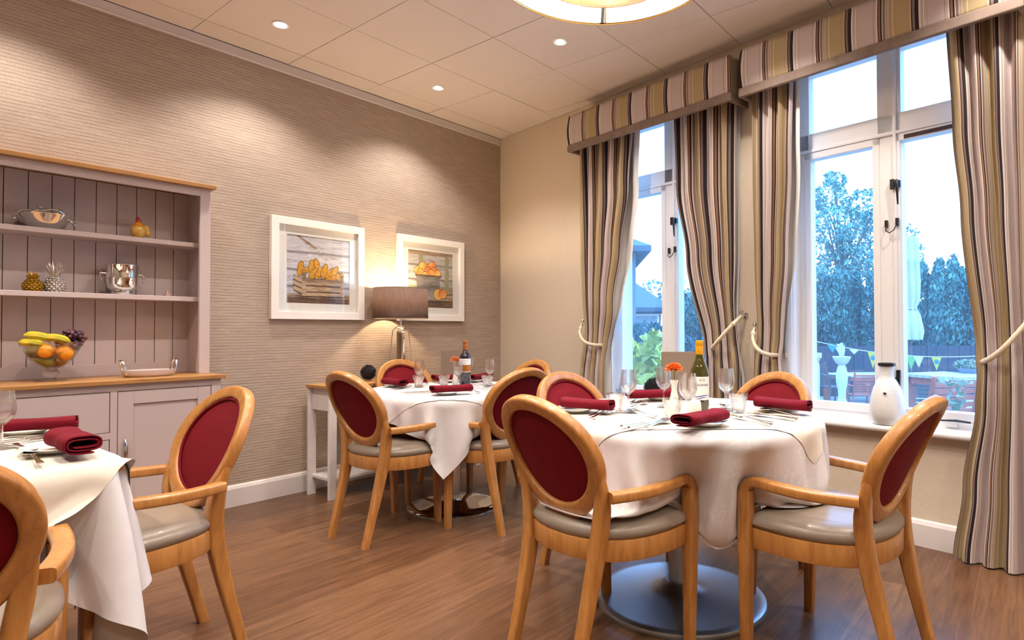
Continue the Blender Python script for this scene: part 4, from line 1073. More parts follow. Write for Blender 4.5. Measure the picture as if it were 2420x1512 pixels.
# ------------------------------------------------------------------ painted dresser on the left wall (runs on past the photo's left edge)
dr = thing('dresser', 'mushroom painted dresser with oak tops and open plate shelves against the wallpaper', 'dresser', (0, -3.375, 0))
YR, YL = .700, -.700       # local y; right end of the base is at y = -2.675
mb = MB()
mb.box(.002, .422, YL, YR, .0, .858)
for (a, b) in ((YL, YL + .048), (-.214, -.188), (.188, .218), (YR - .048, YR)): mb.box(.40, .44, a, b, .16, .824)
mb.box(.40, .44, YL, YR, .822, .858); mb.box(.40, .44, YL, YR, .10, .166); mb.box(.40, .446, YL, YR, 0, .10)
mb.box(.40, .4395, -.19, .19, .584, .617); mb.box(.40, .4395, -.19, .19, .365, .398)
mb.build('carcass', M['mushroom'], dr, smooth=False, bevel=.002)
mb = MB().box(.002, .465, YL - .02, YR + .02, .858, .880); mb.build('worktop', M['oak'], dr, smooth=False, bevel=.003)
def drawer(z0, z1):
    f = MB().box(.41, .4385, -.185, .185, z0, z1).build('drawer', M['mushroom'], dr, smooth=False, bevel=.0015)
    hb = MB(); n = 9; zc = (z0 + z1) / 2
    hb.tube([(.445 + .012 * sin(pi * i / (n - 1)), .004 - .062 + .124 * i / (n - 1), zc) for i in range(n)], [.001, .005, .0075, .0085, .009, .0085, .0075, .005, .001], 10, flat=.75); hb.tube([(.436, -.04, zc), (.449, -.04, zc)], .004, 8); hb.tube([(.436, .04, zc), (.449, .04, zc)], .004, 8)
    hb.build('handle', M['steel'], f)
drawer(.620, .819); drawer(.401, .581); drawer(.169, .362)
def door(a, b, hs):
    mb = MB(); z0, z1 = .169, .819; s = .066
    mb.box(.41, .4385, a, a + s, z0, z1); mb.box(.41, .4385, b - s, b, z0, z1); mb.box(.41, .4385, a + s, b - s, z1 - s, z1); mb.box(.41, .4385, a + s, b - s, z0, z0 + s); mb.box(.41, .428, a + s, b - s, z0 + s, z1 - s)
    d = mb.build('door', M['mushroom'], dr, smooth=False, bevel=.0015)
    y = (a + .03) if hs < 0 else (b - .03); hb = MB()
    hb.tube([(.445 + .012 * sin(pi * i / 8), y, .46 + .124 * i / 8) for i in range(9)], [.001, .005, .0075, .0085, .009, .0085, .0075, .005, .001], 10, flat=.75); hb.tube([(.436, y, .49), (.449, y, .49)], .004, 8); hb.tube([(.436, y, .554), (.449, y, .554)], .004, 8)
    hb.build('handle', M['steel'], d)
door(.221, YR - .051, -1); door(YL + .051, -.217, 1)
# hutch
mb = MB(); x = YR
y0 = .602 - .0935 * 16
edges = [YL + .02] + [.602 - .0935 * k for k in range(13, -1, -1) if .602 - .0935 * k > YL + .03] + [YR]
for a, b in zip(edges, edges[1:]): mb.box(.006, .020, a + .0016, b - .0016, .88, 1.95)
mb.box(.002, .012, YL, YR, .88, 1.95, 1); mb.box(.018, .0225, YL + .02, YR - .02, .88, .945)
mb.build('back_boards', [M['mushroom'], M['dark_slot']], dr, smooth=False, bevel=.0012)
mb = MB(); mb.box(.006, .28, YR - .022, YR + .002, .88, 1.952); mb.box(.262, .282, YR - .053, YR + .002, .88, 1.952); mb.build('end_panel', M['mushroom'], dr, smooth=False, bevel=.002)
mb = MB(); mb.box(.006, .28, YL - .002, YL + .022, .88, 1.952); mb.box(.262, .282, YL - .002, YL + .053, .88, 1.952); mb.build('end_panel', M['mushroom'], dr, smooth=False, bevel=.002)
mb = MB().box(.262, .281, YL + .05, YR - .05, 1.907, 1.952); mb.build('header_rail', M['mushroom'], dr, smooth=False, bevel=.002)
for z in (1.640, 1.324): MB().box(.02, .222, YL + .022, YR - .022, z - .026, z).build('shelf', M['mushroom'], dr, smooth=False, bevel=.002)
MB().box(.002, .312, YL - .025, YR + .022, 1.952, 1.976).build('oak_cap', M['oak'], dr, smooth=False, bevel=.003)

# things on the dresser
b_ = thing('metal_bowl', 'polished metal bowl with a vine handle, on the top shelf of the dresser', 'bowl', (.13, -3.385, 1.640))
MB().lathe([(0, .002), (.05, .0), (.066, .004), (.088, .030), (.108, .066), (.112, .072), (.108, .071), (.084, .033), (.062, .010), (0, .008)], 48, rfun=lambda a, z: 1 + .10 * abs(cos(a)) ** 2 * (z / .07)).build('bowl_body', M['chrome'], b_)
mb = MB(); pts = [(.085 * cos(a), .118 * sin(a), .072 + .022 * sin((a + .9) * 2.1) + .01 * sin(5 * a)) for a in np.linspace(-1.5, 1.5, 26)]; mb.tube(pts, .0038, 7)
for a in (-1.35, -.5, .25, .9, 1.45):
    c = (.090 * cos(a), .120 * sin(a), .060 + .022 * sin((a + .9) * 2.1)); mb.ball(c, (.009, .010, .009), 10); mb.ball((c[0] - .004, c[1] + .018, c[2] + .024), (.010, .022, .003), 10); mb.tube([c, (c[0] - .004, c[1] + .006, c[2] + .026)], .002, 5)
mb.build('vine_handle', M['chrome'], b_)
h_ = thing('hen_ornament', 'yellow china hen with a red head on the top shelf of the dresser', 'ornament', (.13, -2.985, 1.640))
M['hen_yellow'] = mat('yellow_glaze', (.72, .42, .05), .25, coat=.4); M['hen_red'] = mat('red_glaze', (.42, .01, .008), .25, coat=.4); M['hen_orange'] = mat('orange_glaze', (.75, .26, .012), .25, coat=.4)
t_ = NT(M['hen_yellow']); t_.base(t_.ramp(t_.noise(t_.coords(), 28, 4), [(.3, (.76, .52, .14)), (.7, (.66, .30, .015))]))
MB().lathe([(0, .010), (.022, .010), (.034, .022), (.038, .042), (.035, .060), (.026, .076), (.018, .088), (0, .096)], 32, M=Matrix.Diagonal((.9, 1, 1, 1))).build('body', M['hen_yellow'], h_)
MB().lathe([(.027, .072), (.0225, .083), (.016, .092), (.010, .098), (0, .098)], 28).build('neck_feathers', M['hen_orange'], h_)
mb = MB(); mb.ball((0, 0, .103), (.012, .013, .013), 14); mb.lathe([(.011, .106), (.006, .118), (0, .128)], 14); mb.tube([(.008, .0, .100), (.02, -.003, .098)], [.004, .0005], 8); mb.build('head', M['hen_red'], h_)
mb = MB()
for k in range(5): mb.ball((0, .036 + .003 * k, .072 - .011 * k), (.008, .018 - .001 * k, .009), 10)
mb.build('tail', M['hen_yellow'], h_)
mb = MB(); mb.tube([(0, -.011, 0), (0, -.010, .016)], .003, 7); mb.tube([(0, .011, 0), (0, .010, .016)], .003, 7); mb.build('feet', M['hen_red'], h_)
def pineapple(label, y, m, R_, Hb, Hl, nl, spread):
    t = thing('pineapple_ornament', label, 'ornament', (.14, y, 1.324), 0, 'metallic pineapple ornaments')
    mb = MB(); mb.lathe([(0, 0), (R_ * .72, 0)] + [(R_ * (sin(pi * (.20 + .72 * k / 10)) ** .75), Hb * k / 10) for k in range(1, 10)] + [(R_ * .45, Hb), (0, Hb)], 24)
    rows = 7
    for j in range(rows):
        f = (j + .5) / rows; r = R_ * (sin(pi * (.20 + .72 * f)) ** .75); n = 11
        for i in range(n):
            a = 2 * pi * (i + .5 * (j % 2)) / n; s_ = R_ * .27
            mb.ball((r * cos(a), r * sin(a), Hb * f), (s_ * .95, s_ * .95, Hb / rows * .62), 8)
    mb.build('fruit_body', m, t)
    mb = MB(); rnd = random.Random(nl)
    for k in range(nl):
        lay = k / nl; a = k * 2.4; r0 = R_ * .22; L = Hl * (.65 + .35 * lay); out = spread * (1 - lay) + .12; P = []
        for q in np.linspace(0, 1, 6): P.append((cos(a) * (r0 + L * out * q), sin(a) * (r0 + L * out * q), Hb - .004 + L * (q - .35 * (1 - lay) * q * q)))
        mb.tube(P, [.0050, .0058, .0052, .0042, .0028, .0006], 6, flat=.45)
    mb.build('leaf_crown', m, t)
pineapple('small gold pineapple on the middle shelf of the dresser', -3.428, M['gold_paint'], .036, .064, .042, 26, .75)
pineapple('taller silver pineapple on the middle shelf of the dresser', -3.343, M['silver_paint'], .038, .078, .088, 26, .55)
k_ = thing('ice_bucket', 'polished steel ice bucket with ring handles on the middle shelf of the dresser', 'ice bucket', (.125, -3.055, 1.324))
MB().lathe([(0, .004), (.042, .0), (.050, .003), (.052, .012), (.046, .020), (.060, .030), (.068, .042), (.070, .055), (.071, .057), (.0725, .092), (.074, .094), (.0725, .096), (.073, .100), (.0745, .158), (.077, .162), (.077, .165), (.072, .165), (.069, .1), (.066, .045), (0, .035)], 56).build('bucket_body', M['chrome'], k_)
for sy in (-1, 1):
    mb = MB(); mb.tube([(0, sy * .070, .116), (0, sy * .094, .116)], .005, 9); mb.ball((0, sy * .096, .116), .008, 10); mb.tube([(.014 * sin(a) + .006, sy * (.097 - .006 * sy * 0), .116 - .022 + .022 * cos(a)) for a in np.linspace(0, 2 * pi, 21)[:-1]], .0022, 6, True); mb.build('ring_handle', M['chrome'], k_)
s_ = thing('shell', 'small pink and white sea shell at the right of the middle shelf', 'shell', (.14, -2.843, 1.324))
M['shell'] = mat('pink_shell', (.62, .42, .38), .5); t_ = NT(M['shell']); wv = t_.new('ShaderNodeTexWave'); wv.inputs['Scale'].default_value = 90; wv.inputs['Distortion'].default_value = 2; t_.link(t_.coords((1, 1, 2)), wv.inputs[0]); t_.base(t_.ramp(wv.outputs['Fac'], [(.3, (.42, .12, .12)), (.6, (.75, .66, .60))]))
MB().lathe([(0, 0), (.018, .001), (.021, .006), (.016, .011), (.0165, .014), (.010, .021), (.0105, .024), (.0055, .031), (.0055, .033), (0, .041)], 24, rfun=lambda a, z: 1 + .06 * sin(a * 9)).build('shell_body', M['shell'], s_)
# footed fruit bowl and fruit
FB = (.235, -3.372, .880)
g_ = thing('fruit_bowl', 'footed clear glass bowl full of fruit on the dresser worktop', 'bowl', FB)
MB().lathe([(0, .066), (.02, .068), (.05, .082), (.083, .112), (.108, .158), (.124, .192), (.1265, .193), (.1255, .190), (.110, .155), (.086, .108), (.052, .077), (.026, .063), (.022, .058), (.032, .046), (.034, .036), (.028, .024), (.018, .016), (.022, .010), (.062, .004), (.064, .001), (0, 0)], 56).build('glass_body', M['glass'], g_)
M['orange'] = mat('orange_peel', (.85, .30, .008), .45); _t = NT(M['orange']); _t.bump(_t.noise(_t.coords(), 260, 2), .3, .002)
M['banana'] = mat('banana_peel', (.60, .45, .02), .5); _t = NT(M['banana']); _t.base(_t.ramp(_t.noise(_t.coords(), 25, 3), [(.35, (.42, .40, .02)), (.65, (.68, .48, .02))]))
M['pear'] = mat('pear_skin', (.20, .16, .02), .5); M['grape'] = mat('dark_grape', (.045, .012, .028), .35, coat=.2); M['stalk'] = mat('brown_stalk', (.06, .04, .02), .8)
_t = NT(M['grape']); _t.base(_t.ramp(_t.noise(_t.coords(), 22, 1), [(.42, (.032, .010, .024)), (.62, (.13, .025, .035)), (.75, (.22, .06, .04))]))
def fruit(name, label, cat, off, mb, m, grp=None):
    t = thing(name, label, cat, (FB[0] + off[0], FB[1] + off[1], FB[2] + off[2]), 0, grp); mb.build('fruit_skin', m, t); return t
def ball_fruit(r): return MB().ball((0, 0, 0), (r, r, r * .94), 24)
fruit('orange', 'left orange in the glass fruit bowl', 'orange', (.070, -.036, .148), ball_fruit(.034), M['orange'], 'oranges in the fruit bowl')
fruit('orange', 'right orange in the glass fruit bowl, slightly larger', 'orange', (.066, .034, .138), ball_fruit(.037), M['orange'], 'oranges in the fruit bowl')
fruit('orange', 'low orange near the bottom of the glass fruit bowl', 'orange', (.005, .03, .098), ball_fruit(.030), M['orange'], 'oranges in the fruit bowl')
def pear_mb(): return MB().lathe([(0, -.036), (.02, -.034), (.032, -.018), (.033, -.002), (.025, .018), (.015, .034), (.010, .042), (0, .046)], 24, M=Matrix.Rotation(radians(80), 4, 'X'))
fruit('pear', 'brown green pear under the left orange in the fruit bowl', 'pear', (.048, -.030, .105), pear_mb(), M['pear'], 'pears in the fruit bowl')
fruit('pear', 'brown green pear at the right of the fruit bowl', 'pear', (-.02, .055, .130), MB().ball((0, 0, 0), (.032, .034, .030), 20), M['pear'], 'pears in the fruit bowl')
fruit('pear', 'brown green pear at the far left of the fruit bowl', 'pear', (-.015, -.062, .145), MB().ball((0, 0, 0), (.032, .034, .032), 20), M['pear'], 'pears in the fruit bowl')
def banana(label, P):
    P = [Vector(p) for p in P]; Q = []
    for i in range(15):
        t = i / 14; Q.append(P[0] * (1 - t) ** 2 + P[1] * 2 * t * (1 - t) + P[2] * t * t)
    c = Q[7].copy(); rr = [.005, .010, .0155, .018, .0185, .019, .019, .019, .019, .0185, .018, .0165, .012, .006, .0045]
    t = fruit('banana', label, 'banana', tuple(c), MB().tube([q - c for q in Q], rr, 7), M['banana'], 'bananas in the fruit bowl')
    MB().tube([Q[13] - c, Q[14] - c, Q[14] * 2 - Q[13] - c], [.005, .0048, .004], 7).build('stalk', M['stalk'], t)
banana('upper left banana in the fruit bowl', [(.055, -.115, .226), (.055, -.06, .236), (.065, .004, .196)])
banana('right banana in the fruit bowl, crossing the rim', [(.09, .052, .192), (.075, .0, .226), (.055, -.055, .212)])
banana('lowest banana in the fruit bowl, poking out on the left', [(.045, -.132, .192), (.062, -.09, .198), (.072, -.035, .180)])
rnd = random.Random(21); mb = MB(); cc = Vector((0, .075, .195)); pts = []
for tr in range(900):
    p = Vector((rnd.gauss(0, .030), rnd.gauss(0, .030), rnd.gauss(0, .026)))
    if (p.x / .058) ** 2 + (p.y / .058) ** 2 + (p.z / .056) ** 2 > 1: continue
    q = Vector((p.x, p.y + .30 * p.z, p.z + .004))
    rr_ = np.hypot(q.x, q.y + .075); zmin = .158 - .195 + max(0, (rr_ - .085)) * 1.4
    if q.z < zmin - .02: continue
    if all((q - o).length > .0165 for o in pts): pts.append(q)
for q in pts: mb.ball(q, .0105, 10)
gr = thing('grapes', 'bunch of dark purple grapes heaped at the right of the fruit bowl', 'grapes', (FB[0] + cc.x, FB[1] + cc.y, FB[2] + cc.z)); mb.build('berries', M['grape'], gr)
mb = MB()
for k in range(5): mb.tube([(0, 0, .0), (.012 * cos(k * 1.3), .02 * sin(k * 1.3), .02), (.02 * cos(k * 1.3), .03 * sin(k * 1.3), .03)], .0018, 5)
mb.build('stalk', M['stalk'], gr)
# oval tray with steel handles
tr = thing('serving_tray', 'pale oval serving dish with two steel loop handles on the dresser worktop', 'dish', (.27, -2.970, .880))
M['tray'] = mat('pale_pink_dish', (.56, .47, .46), .35)
MB().lathe([(0, .006), (.085, .004), (.10, .0), (.112, .004), (.121, .016), (.125, .036), (.121, .036), (.115, .018), (.104, .011), (0, .010)], 56, M=Matrix.Diagonal((.62, 1, 1, 1))).build('dish_body', M['tray'], tr)
for sy in (-1, 1):
    P = [(.030, sy * .108, .014), (.030, sy * .117, .045)] + [(.030 * cos(a), sy * (.117 + .012 * sin(a)), .045 + .046 * sin(a) ** .7) for a in np.linspace(.15, pi - .15, 11)] + [(-.030, sy * .117, .045), (-.030, sy * .108, .014)]
    MB().tube(P, .0062, 8, flat=.55).build('loop_handle', M['steel'], tr)

# ------------------------------------------------------------------ console table, lamp, fluffy ball
ct = thing('console_table', 'narrow white console table with an oak top, below the wall pictures', 'console table', (.255, -1.31, 0))
CX, CY = .130, .655
MB().box(-CX - .012, CX + .022, -CY - .035, CY + .035, .735, .757).build('oak_top', M['oak'], ct, smooth=False, bevel=.003)
for sx in (-1, 1):
    for sy in (-1, 1): MB().box(sx * CX - .012, sx * CX + .012, sy * CY - .025, sy * CY + .028, 0, .735).build('leg', M['skirting'], ct, smooth=False, bevel=.002)
mb = MB(); mb.box(-CX, CX, -CY, -CY + .018, .585, .735); mb.box(-CX, CX, CY - .018, CY, .585, .735); mb.box(CX - .01, CX + .008, -CY, CY, .585, .735); mb.box(-CX - .006, -CX + .01, -CY, CY, .585, .735); mb.build('apron', M['skirting'], ct, smooth=False, bevel=.002)
MB().box(-CX, CX, -CY, CY, .118, .138).build('lower_shelf', M['skirting'], ct, smooth=False, bevel=.002)
lp = thing('table_lamp', 'lit table lamp with a grey drum shade and chrome loop base on the console table', 'lamp', (.215, -1.300, .757))
SB, ST = .462, .692
MB().lathe([(.205, SB), (.203, ST)], 64).build('lamp_shade', M['shade_grey'], lp, solid=.0025)
mb = MB(); mb.tube([(.205 * cos(a), .205 * sin(a), SB) for a in np.linspace(0, 2 * pi, 65)[:-1]], .0025, 6, True); mb.build('shade_rim', M['trim_fabric'], lp)
mb = MB(); mb.tube([(.203 * cos(a), .203 * sin(a), ST) for a in np.linspace(0, 2 * pi, 65)[:-1]], .0025, 6, True); mb.build('shade_rim', M['trim_fabric'], lp)
def loop(rot):
    prof = []; w0, w1, H_ = .095, .055, .395
    for z in np.linspace(0, H_ - .055, 10): prof.append((-(w0 + (w1 - w0) * z / H_), z))
    for a in np.linspace(pi, 0, 13)[1:-1]: prof.append((.0635 * cos(a) * .98, H_ - .055 + .055 * sin(a)))
    for z in np.linspace(H_ - .055, 0, 10): prof.append((w0 + (w1 - w0) * z / H_, z))
    P = [Vector((x * cos(rot), x * sin(rot), z + .004)) for x, z in prof]; nrm = Vector((-sin(rot), cos(rot), 0)); fr = []
    for i in range(len(P)):
        t = (P[min(i + 1, len(P) - 1)] - P[max(0, i - 1)]).normalized(); fr.append((nrm, t.cross(nrm)))
    return MB().sweep(P, fr, rrect(.050, .007, .002, 2)).build('loop_frame', M['chrome'], lp)
loop(radians(50)); loop(radians(140))
mb = MB(); mb.lathe([(0, .393), (.012, .393), (.012, .40), (.007, .405), (.007, .53), (.016, .535), (.016, .57), (0, .572)], 20); mb.build('stem', M['chrome'], lp)
mb = MB(); mb.ball((0, 0, .60), .028, 14); mb.build('bulb', M['bulb_warm'], lp)
for k in range(3): pass
ld = bpy.data.lights.new('lamp_glow', 'POINT'); ld.energy = LAMP_W; ld.color = (1.0, .72, .40); ld.shadow_soft_size = .03
lo = bpy.data.objects.new('lamp_glow', ld); COL.objects.link(lo); lo.parent = lp; lo.location = (0, 0, .645)
def fluff(label, loc, r, seed):
    t = thing('fluffy_ball', label, 'ornament', loc, 0, 'dark fluffy balls'); rnd = random.Random(seed); mb = MB(); mb.ball((0, 0, r), r * .8, 16)
    for k in range(1500):
        z = rnd.uniform(-1, 1); a = rnd.uniform(0, 2 * pi); s = sqrt(1 - z * z); d = Vector((s * cos(a), s * sin(a), z)); u = d.cross(Vector((rnd.uniform(-1, 1), rnd.uniform(-1, 1), rnd.uniform(-1, 1)))).normalized()
        c = Vector((0, 0, r)); p0 = c + d * r * .74; p1 = c + d * r * rnd.uniform(.95, 1.06) + u * r * rnd.uniform(0, .16); w = u * r * .030
        if p1.z < .001: p1.z = .001
        mb.add([p0 - w, p0 + w, p1], [(0, 1, 2)])
    mb.build('fur', M['black_fluff'], t, fix=False, smooth=False)
fluff('dark fluffy ball on the console table, left of the lamp', (.19, -1.565, .757), .060, 1)
fluff('black fluffy ornament on the left window sill, behind the back napkin', W(1.905, .0, .609), .085, 2)

# ------------------------------------------------------------------ framed pictures (flat prints behind glass, on the wall)
M['print_plank'] = mat('painted_planks_print', (.6, .6, .62), .8); _t = NT(M['print_plank'])
def plank_print(name, stops, zs):
    m = mat(name, (.6, .6, .6), .8); t = NT(m); n = t.noise(t.coords((1, 5, 34)), 1.4, 5, .7, .8); w_ = t.new('ShaderNodeTexWave', bands_direction='Z'); w_.inputs['Scale'].default_value = zs; w_.inputs['Distortion'].default_value = .6; t.link(t.coords(), w_.inputs[0])
    t.base(t.mix(t.ramp(n, stops), t.ramp(w_.outputs['Fac'], [(.02, (.35, .33, .33)), (.08, (1, 1, 1))]), .8, 'MULTIPLY')); return m
M['print_blue'] = plank_print('blue_white_planks_print', [(.30, (.20, .13, .12)), (.42, (.50, .49, .55)), (.62, (.70, .71, .78))], 2.6)
M['print_grey'] = plank_print('grey_planks_print', [(.30, (.16, .12, .11)), (.45, (.42, .38, .37)), (.65, (.58, .55, .55))], 2.6)
M['print_wood'] = plank_print('weathered_wood_print', [(.30, (.10, .06, .035)), (.5, (.36, .25, .16)), (.7, (.58, .47, .34))], 5)
M['print_dark'] = plank_print('dark_wood_print', [(.35, (.05, .025, .02)), (.6, (.20, .11, .06))], 5)
M['print_corn'] = mat('corn_print', (.68, .33, .02), .8); _t = NT(M['print_corn']); _t.base(_t.ramp(_t.noise(_t.coords((1, 160, 60)), 1, 3), [(.35, (.42, .15, .008)), (.6, (.78, .42, .03))]))
M['print_peach'] = mat('peach_print', (.85, .36, .05), .8); _t = NT(M['print_peach']); _t.base(_t.ramp(_t.noise(_t.coords((1, 14, 14)), 1, 2), [(.35, (.72, .20, .03)), (.6, (.92, .50, .12))]))
M['print_zinc'] = plank_print('zinc_print', [(.3, (.16, .14, .12)), (.5, (.42, .40, .37)), (.7, (.66, .62, .56))], .2); M['print_crate'] = plank_print('crate_slats_print', [(.30, (.22, .12, .07)), (.48, (.48, .33, .20)), (.68, (.66, .54, .38))], .3); M['print_green'] = mat('green_batten_print', (.30, .30, .16), .8); M['print_husk'] = mat('husk_print', (.52, .40, .26), .8)
def picture(label, y, z, art):
    t = thing('framed_picture', label, 'picture', (0, y, z), 0, 'white framed farmhouse pictures'); h, fw = .352, .052
    mb = MB(); o_, i_ = h, h - fw
    rings = [(o_, .004), (o_, .038), (i_, .038), (i_, .006)]
    for (ra, xa), (rb, xb) in zip(rings, rings[1:]):
        for k in range(4):
            s0, s1 = ((-1, -1), (1, -1), (1, 1), (-1, 1))[k], ((1, -1), (1, 1), (-1, 1), (-1, -1))[k]
            mb.add([(xa, s0[0] * ra, s0[1] * ra), (xa, s1[0] * ra, s1[1] * ra), (xb, s1[0] * rb, s1[1] * rb), (xb, s0[0] * rb, s0[1] * rb)], [(0, 1, 2, 3)])
    mb.add([(.012, -i_, -i_), (.012, i_, -i_), (.012, i_, i_), (.012, -i_, i_)], [(0, 1, 2, 3)]); fr_o = mb.build('frame', M['frame_white'], t, smooth=False)
    bm = bmesh.new(); bm.from_mesh(fr_o.data); bmesh.ops.remove_doubles(bm, verts=bm.verts, dist=1e-5); bmesh.ops.recalc_face_normals(bm, faces=bm.faces); bm.to_mesh(fr_o.data); bm.free()
    bv = fr_o.modifiers.new('bevel', 'BEVEL'); bv.width = .002; bv.segments = 2; bv.limit_method = 'ANGLE'
    q = .238; mb = MB()
    for (a, b, c, d) in ((-i_, i_, q, i_), (-i_, i_, -i_, -q), (-i_, -q, -q, q), (q, i_, -q, q)): mb.box(.012, .0165, a, b, c, d)
    mb.build('mount', M['mount'], t, smooth=False)
    mb = MB(); mats = []; cnt = [0]
    def poly(pts, mk, lvl):
        cnt[0] += 1; lvl = cnt[0]
        if mk not in mats: mats.append(mk)
        mb.add([(.0123 + .00009 * lvl, u * q, v * q) for u, v in pts], [tuple(range(len(pts)))], mats.index(mk))
    art(poly); mb.build('print', [M[k] for k in mats], t, fix=False, smooth=False)
    MB().box(.022, .0228, -i_, i_, -i_, i_).build('glazing', M['picture_glass'], t, smooth=False)
def ell(u, v, a, b, rot=0, n=18): return [(u + a * cos(k) * cos(rot) - b * sin(k) * sin(rot), v + a * cos(k) * sin(rot) + b * sin(k) * cos(rot)) for k in np.linspace(0, 2 * pi, n + 1)[:-1]]
def rect(a, b, c, d): return [(a, c), (b, c), (b, d), (a, d)]
def corn_art(poly):
    poly(rect(-1, 1, -1, 1), 'print_blue', 0); poly(rect(-1, 1, -1, -.72), 'print_wood', 1); poly(rect(-1, 1, -1, -.84), 'print_dark', 2)
    poly([(-.75, 1), (-.62, 1), (.02, .62), (-.02, .56)], 'print_wood', 2); poly([(-.65, .40), (-.60, .48), (.95, .98), (1, .88)], 'print_blue', 3); poly([(.1, .60), (.2, .62), (1, .25), (1, .15)], 'print_blue', 3)
    for (u, v, a, b, r) in ((-.58, .02, .22, .09, 1.4), (-.42, -.02, .12, .08, .8), (-.24, .10, .20, .085, 1.5), (-.08, .16, .20, .08, 1.75), (-.20, -.12, .22, .085, 1.0), (-.02, -.08, .20, .08, 1.1), (.16, -.02, .24, .085, 1.3), (.34, -.08, .22, .085, .9), (.50, .00, .18, .08, 1.0), (.45, -.20, .26, .075, .25), (.70, -.18, .15, .08, 1.4), (.62, -.18, .15, .07, 1.7)):
        poly(ell(u, v, a + .02, b + .016, r), 'print_dark', 4); poly(ell(u, v, a, b, r), 'print_corn', 5)
    for (u, v) in ((-.45, .18), (-.02, .20), (.25, .12)): poly([(u, v - .15), (u + .04, v + .05), (u + .06, v - .15)], 'print_husk', 5)
    poly([(-.80, -.16), (-.50, -.28), (-.50, -.76), (-.80, -.62)], 'print_dark', 6)
    for k in range(3): z = -.18 - .155 * k; poly([(-.80, z), (-.50, z - .11), (-.50, z - .23), (-.80, z - .11)], 'print_husk', 6)
    poly(rect(-.52, .80, -.78, -.26), 'print_dark', 6)
    for (z0, z1) in ((-.45, -.27), (-.64, -.50), (-.78, -.68)): poly([(-.52, z0), (.80, z0 + .01), (.80, z1 + .01), (-.52, z1)], 'print_crate', 7)
    poly(rect(.68, .80, -.78, -.10), 'print_crate', 8); poly(rect(-.54, -.42, -.78, -.08), 'print_crate', 8)
def peach_art(poly):
    poly(rect(-1, 1, -1, 1), 'print_grey', 0); poly(rect(-1, 1, .86, 1), 'print_wood', 1); poly(rect(-1, 1, -1, -.35), 'print_wood', 1); poly(rect(-1, 1, -1, -.74), 'print_dark', 2)
    for u in (-.45, .72): poly(rect(u - .09, u + .09, -.35, .86), 'print_green', 2)
    poly(rect(-1, 1, -.35, -.24), 'print_green', 3)
    for (u, v, r) in ((-.58, .30, .15), (-.36, .44, .18), (-.10, .42, .14), (.04, .46, .18), (-.14, .30, .15), (.14, .32, .14), (.28, .24, .14), (-.46, .22, .15), (.00, .20, .17), (-.26, .14, .14)):
        poly(ell(u, v, r + .014, r + .014), 'print_dark', 4); poly(ell(u, v, r, r * .96), 'print_peach', 5)
    poly([(-.66, .12), (.42, .12), (.34, -.62), (.10, -.68), (-.40, -.68), (-.58, -.62)], 'print_zinc', 6); poly([(-.70, .16), (.46, .16), (.46, .10), (-.70, .10)], 'print_dark', 7)
    for (u, v, r) in ((.32, -.52, .20), (.54, -.48, .17)): poly(ell(u, v, r + .014, r + .014), 'print_dark', 8); poly(ell(u, v, r, r), 'print_peach', 9 if u > .4 else 10)
picture('white framed picture of corn cobs in a wooden crate', -1.850, 1.558, corn_art)
picture('white framed picture of peaches in a bucket, partly behind the lamp', -.845, 1.558, peach_art)

# ------------------------------------------------------------------ tall vase on the right window sill
v_ = thing('sill_vase', 'tall white bottle vase with a black rim on the right window sill', 'vase', W(3.520, -.01, .609))
MB().lathe([(0, .003), (.062, 0), (.072, .004), (.084, .030), (.089, .060), (.088, .10), (.081, .15), (.068, .195), (.052, .230), (.040, .250), (.036, .268), (.0355, .300), (.037, .316), (.030, .316), (.029, .27), (0, .2)], 56).build('vase_body', M['vase_glaze'], v_)
MB().lathe([(.037, .313), (.043, .316), (.045, .326), (.043, .331), (.030, .331), (.029, .314)], 48, rfun=lambda a, z: 1 + .02 * sin(a * 7)).build('black_rim', M['dark_glaze'], v_)
mb = MB(); mb.ball((.030, -.077, .173), (.010, .004, .006), 10, M=Matrix.Rotation(radians(-18), 4, 'Z')); mb.build('glaze_spot', M['dark_glaze'], v_)
# ------------------------------------------------------------------ outdoors: terrace, furniture, planting, houses
GZ = -.55
VR = Vector((.796, .606, 0)); VF = Vector((-.605, .796, 0))          # across and along the view, for laying the garden out
VANG = math.atan2(.606, .796)
def paving():
    m = mat('pale_stone_paving', (.55, .56, .56), .85); t = NT(m); br = t.new('ShaderNodeTexBrick'); br.inputs['Scale'].default_value = 1.0; br.inputs['Brick Width'].default_value = .6; br.inputs['Row Height'].default_value = .45; br.inputs['Mortar Size'].default_value = .008
    br.inputs['Color1'].default_value = (.24, .25, .25, 1); br.inputs['Color2'].default_value = (.30, .31, .30, 1); br.inputs['Mortar'].default_value = (.13, .13, .13, 1); t.link(t.coords(), br.inputs[0]); t.base(br.outputs[0]); return m
M['paving'] = paving()
g_ = MB(); P = [Vector((6.5, -.9, 0)), Vector((-.2, .45, 0))]
g_.add([(-40, .9, GZ), (7.5, -.30, GZ), (60, 30, GZ), (60, 90, GZ), (-40, 90, GZ)], [(0, 1, 2, 3, 4)])
o = g_.build('terrace_paving', M['paving'], None, smooth=False); o['kind'] = 'structure'
M['teak'] = wood_mat('weathered_teak', (.36, .085, .05), (.22, .05, .03), (4, 4, 20), .6, 0); M['teak_pale'] = wood_mat('silvered_teak', (.34, .33, .31), (.25, .24, .22), (3, 30, 30), .6, 0); M['teak_grey'] = wood_mat('dark_grey_teak', (.085, .065, .065), (.05, .04, .04), (4, 4, 20), .6, 0)
M['stone'] = mat('white_cast_stone', (.46, .47, .47), .8); M['parasol'] = mat('white_parasol_cloth', (.45, .46, .47), .85)
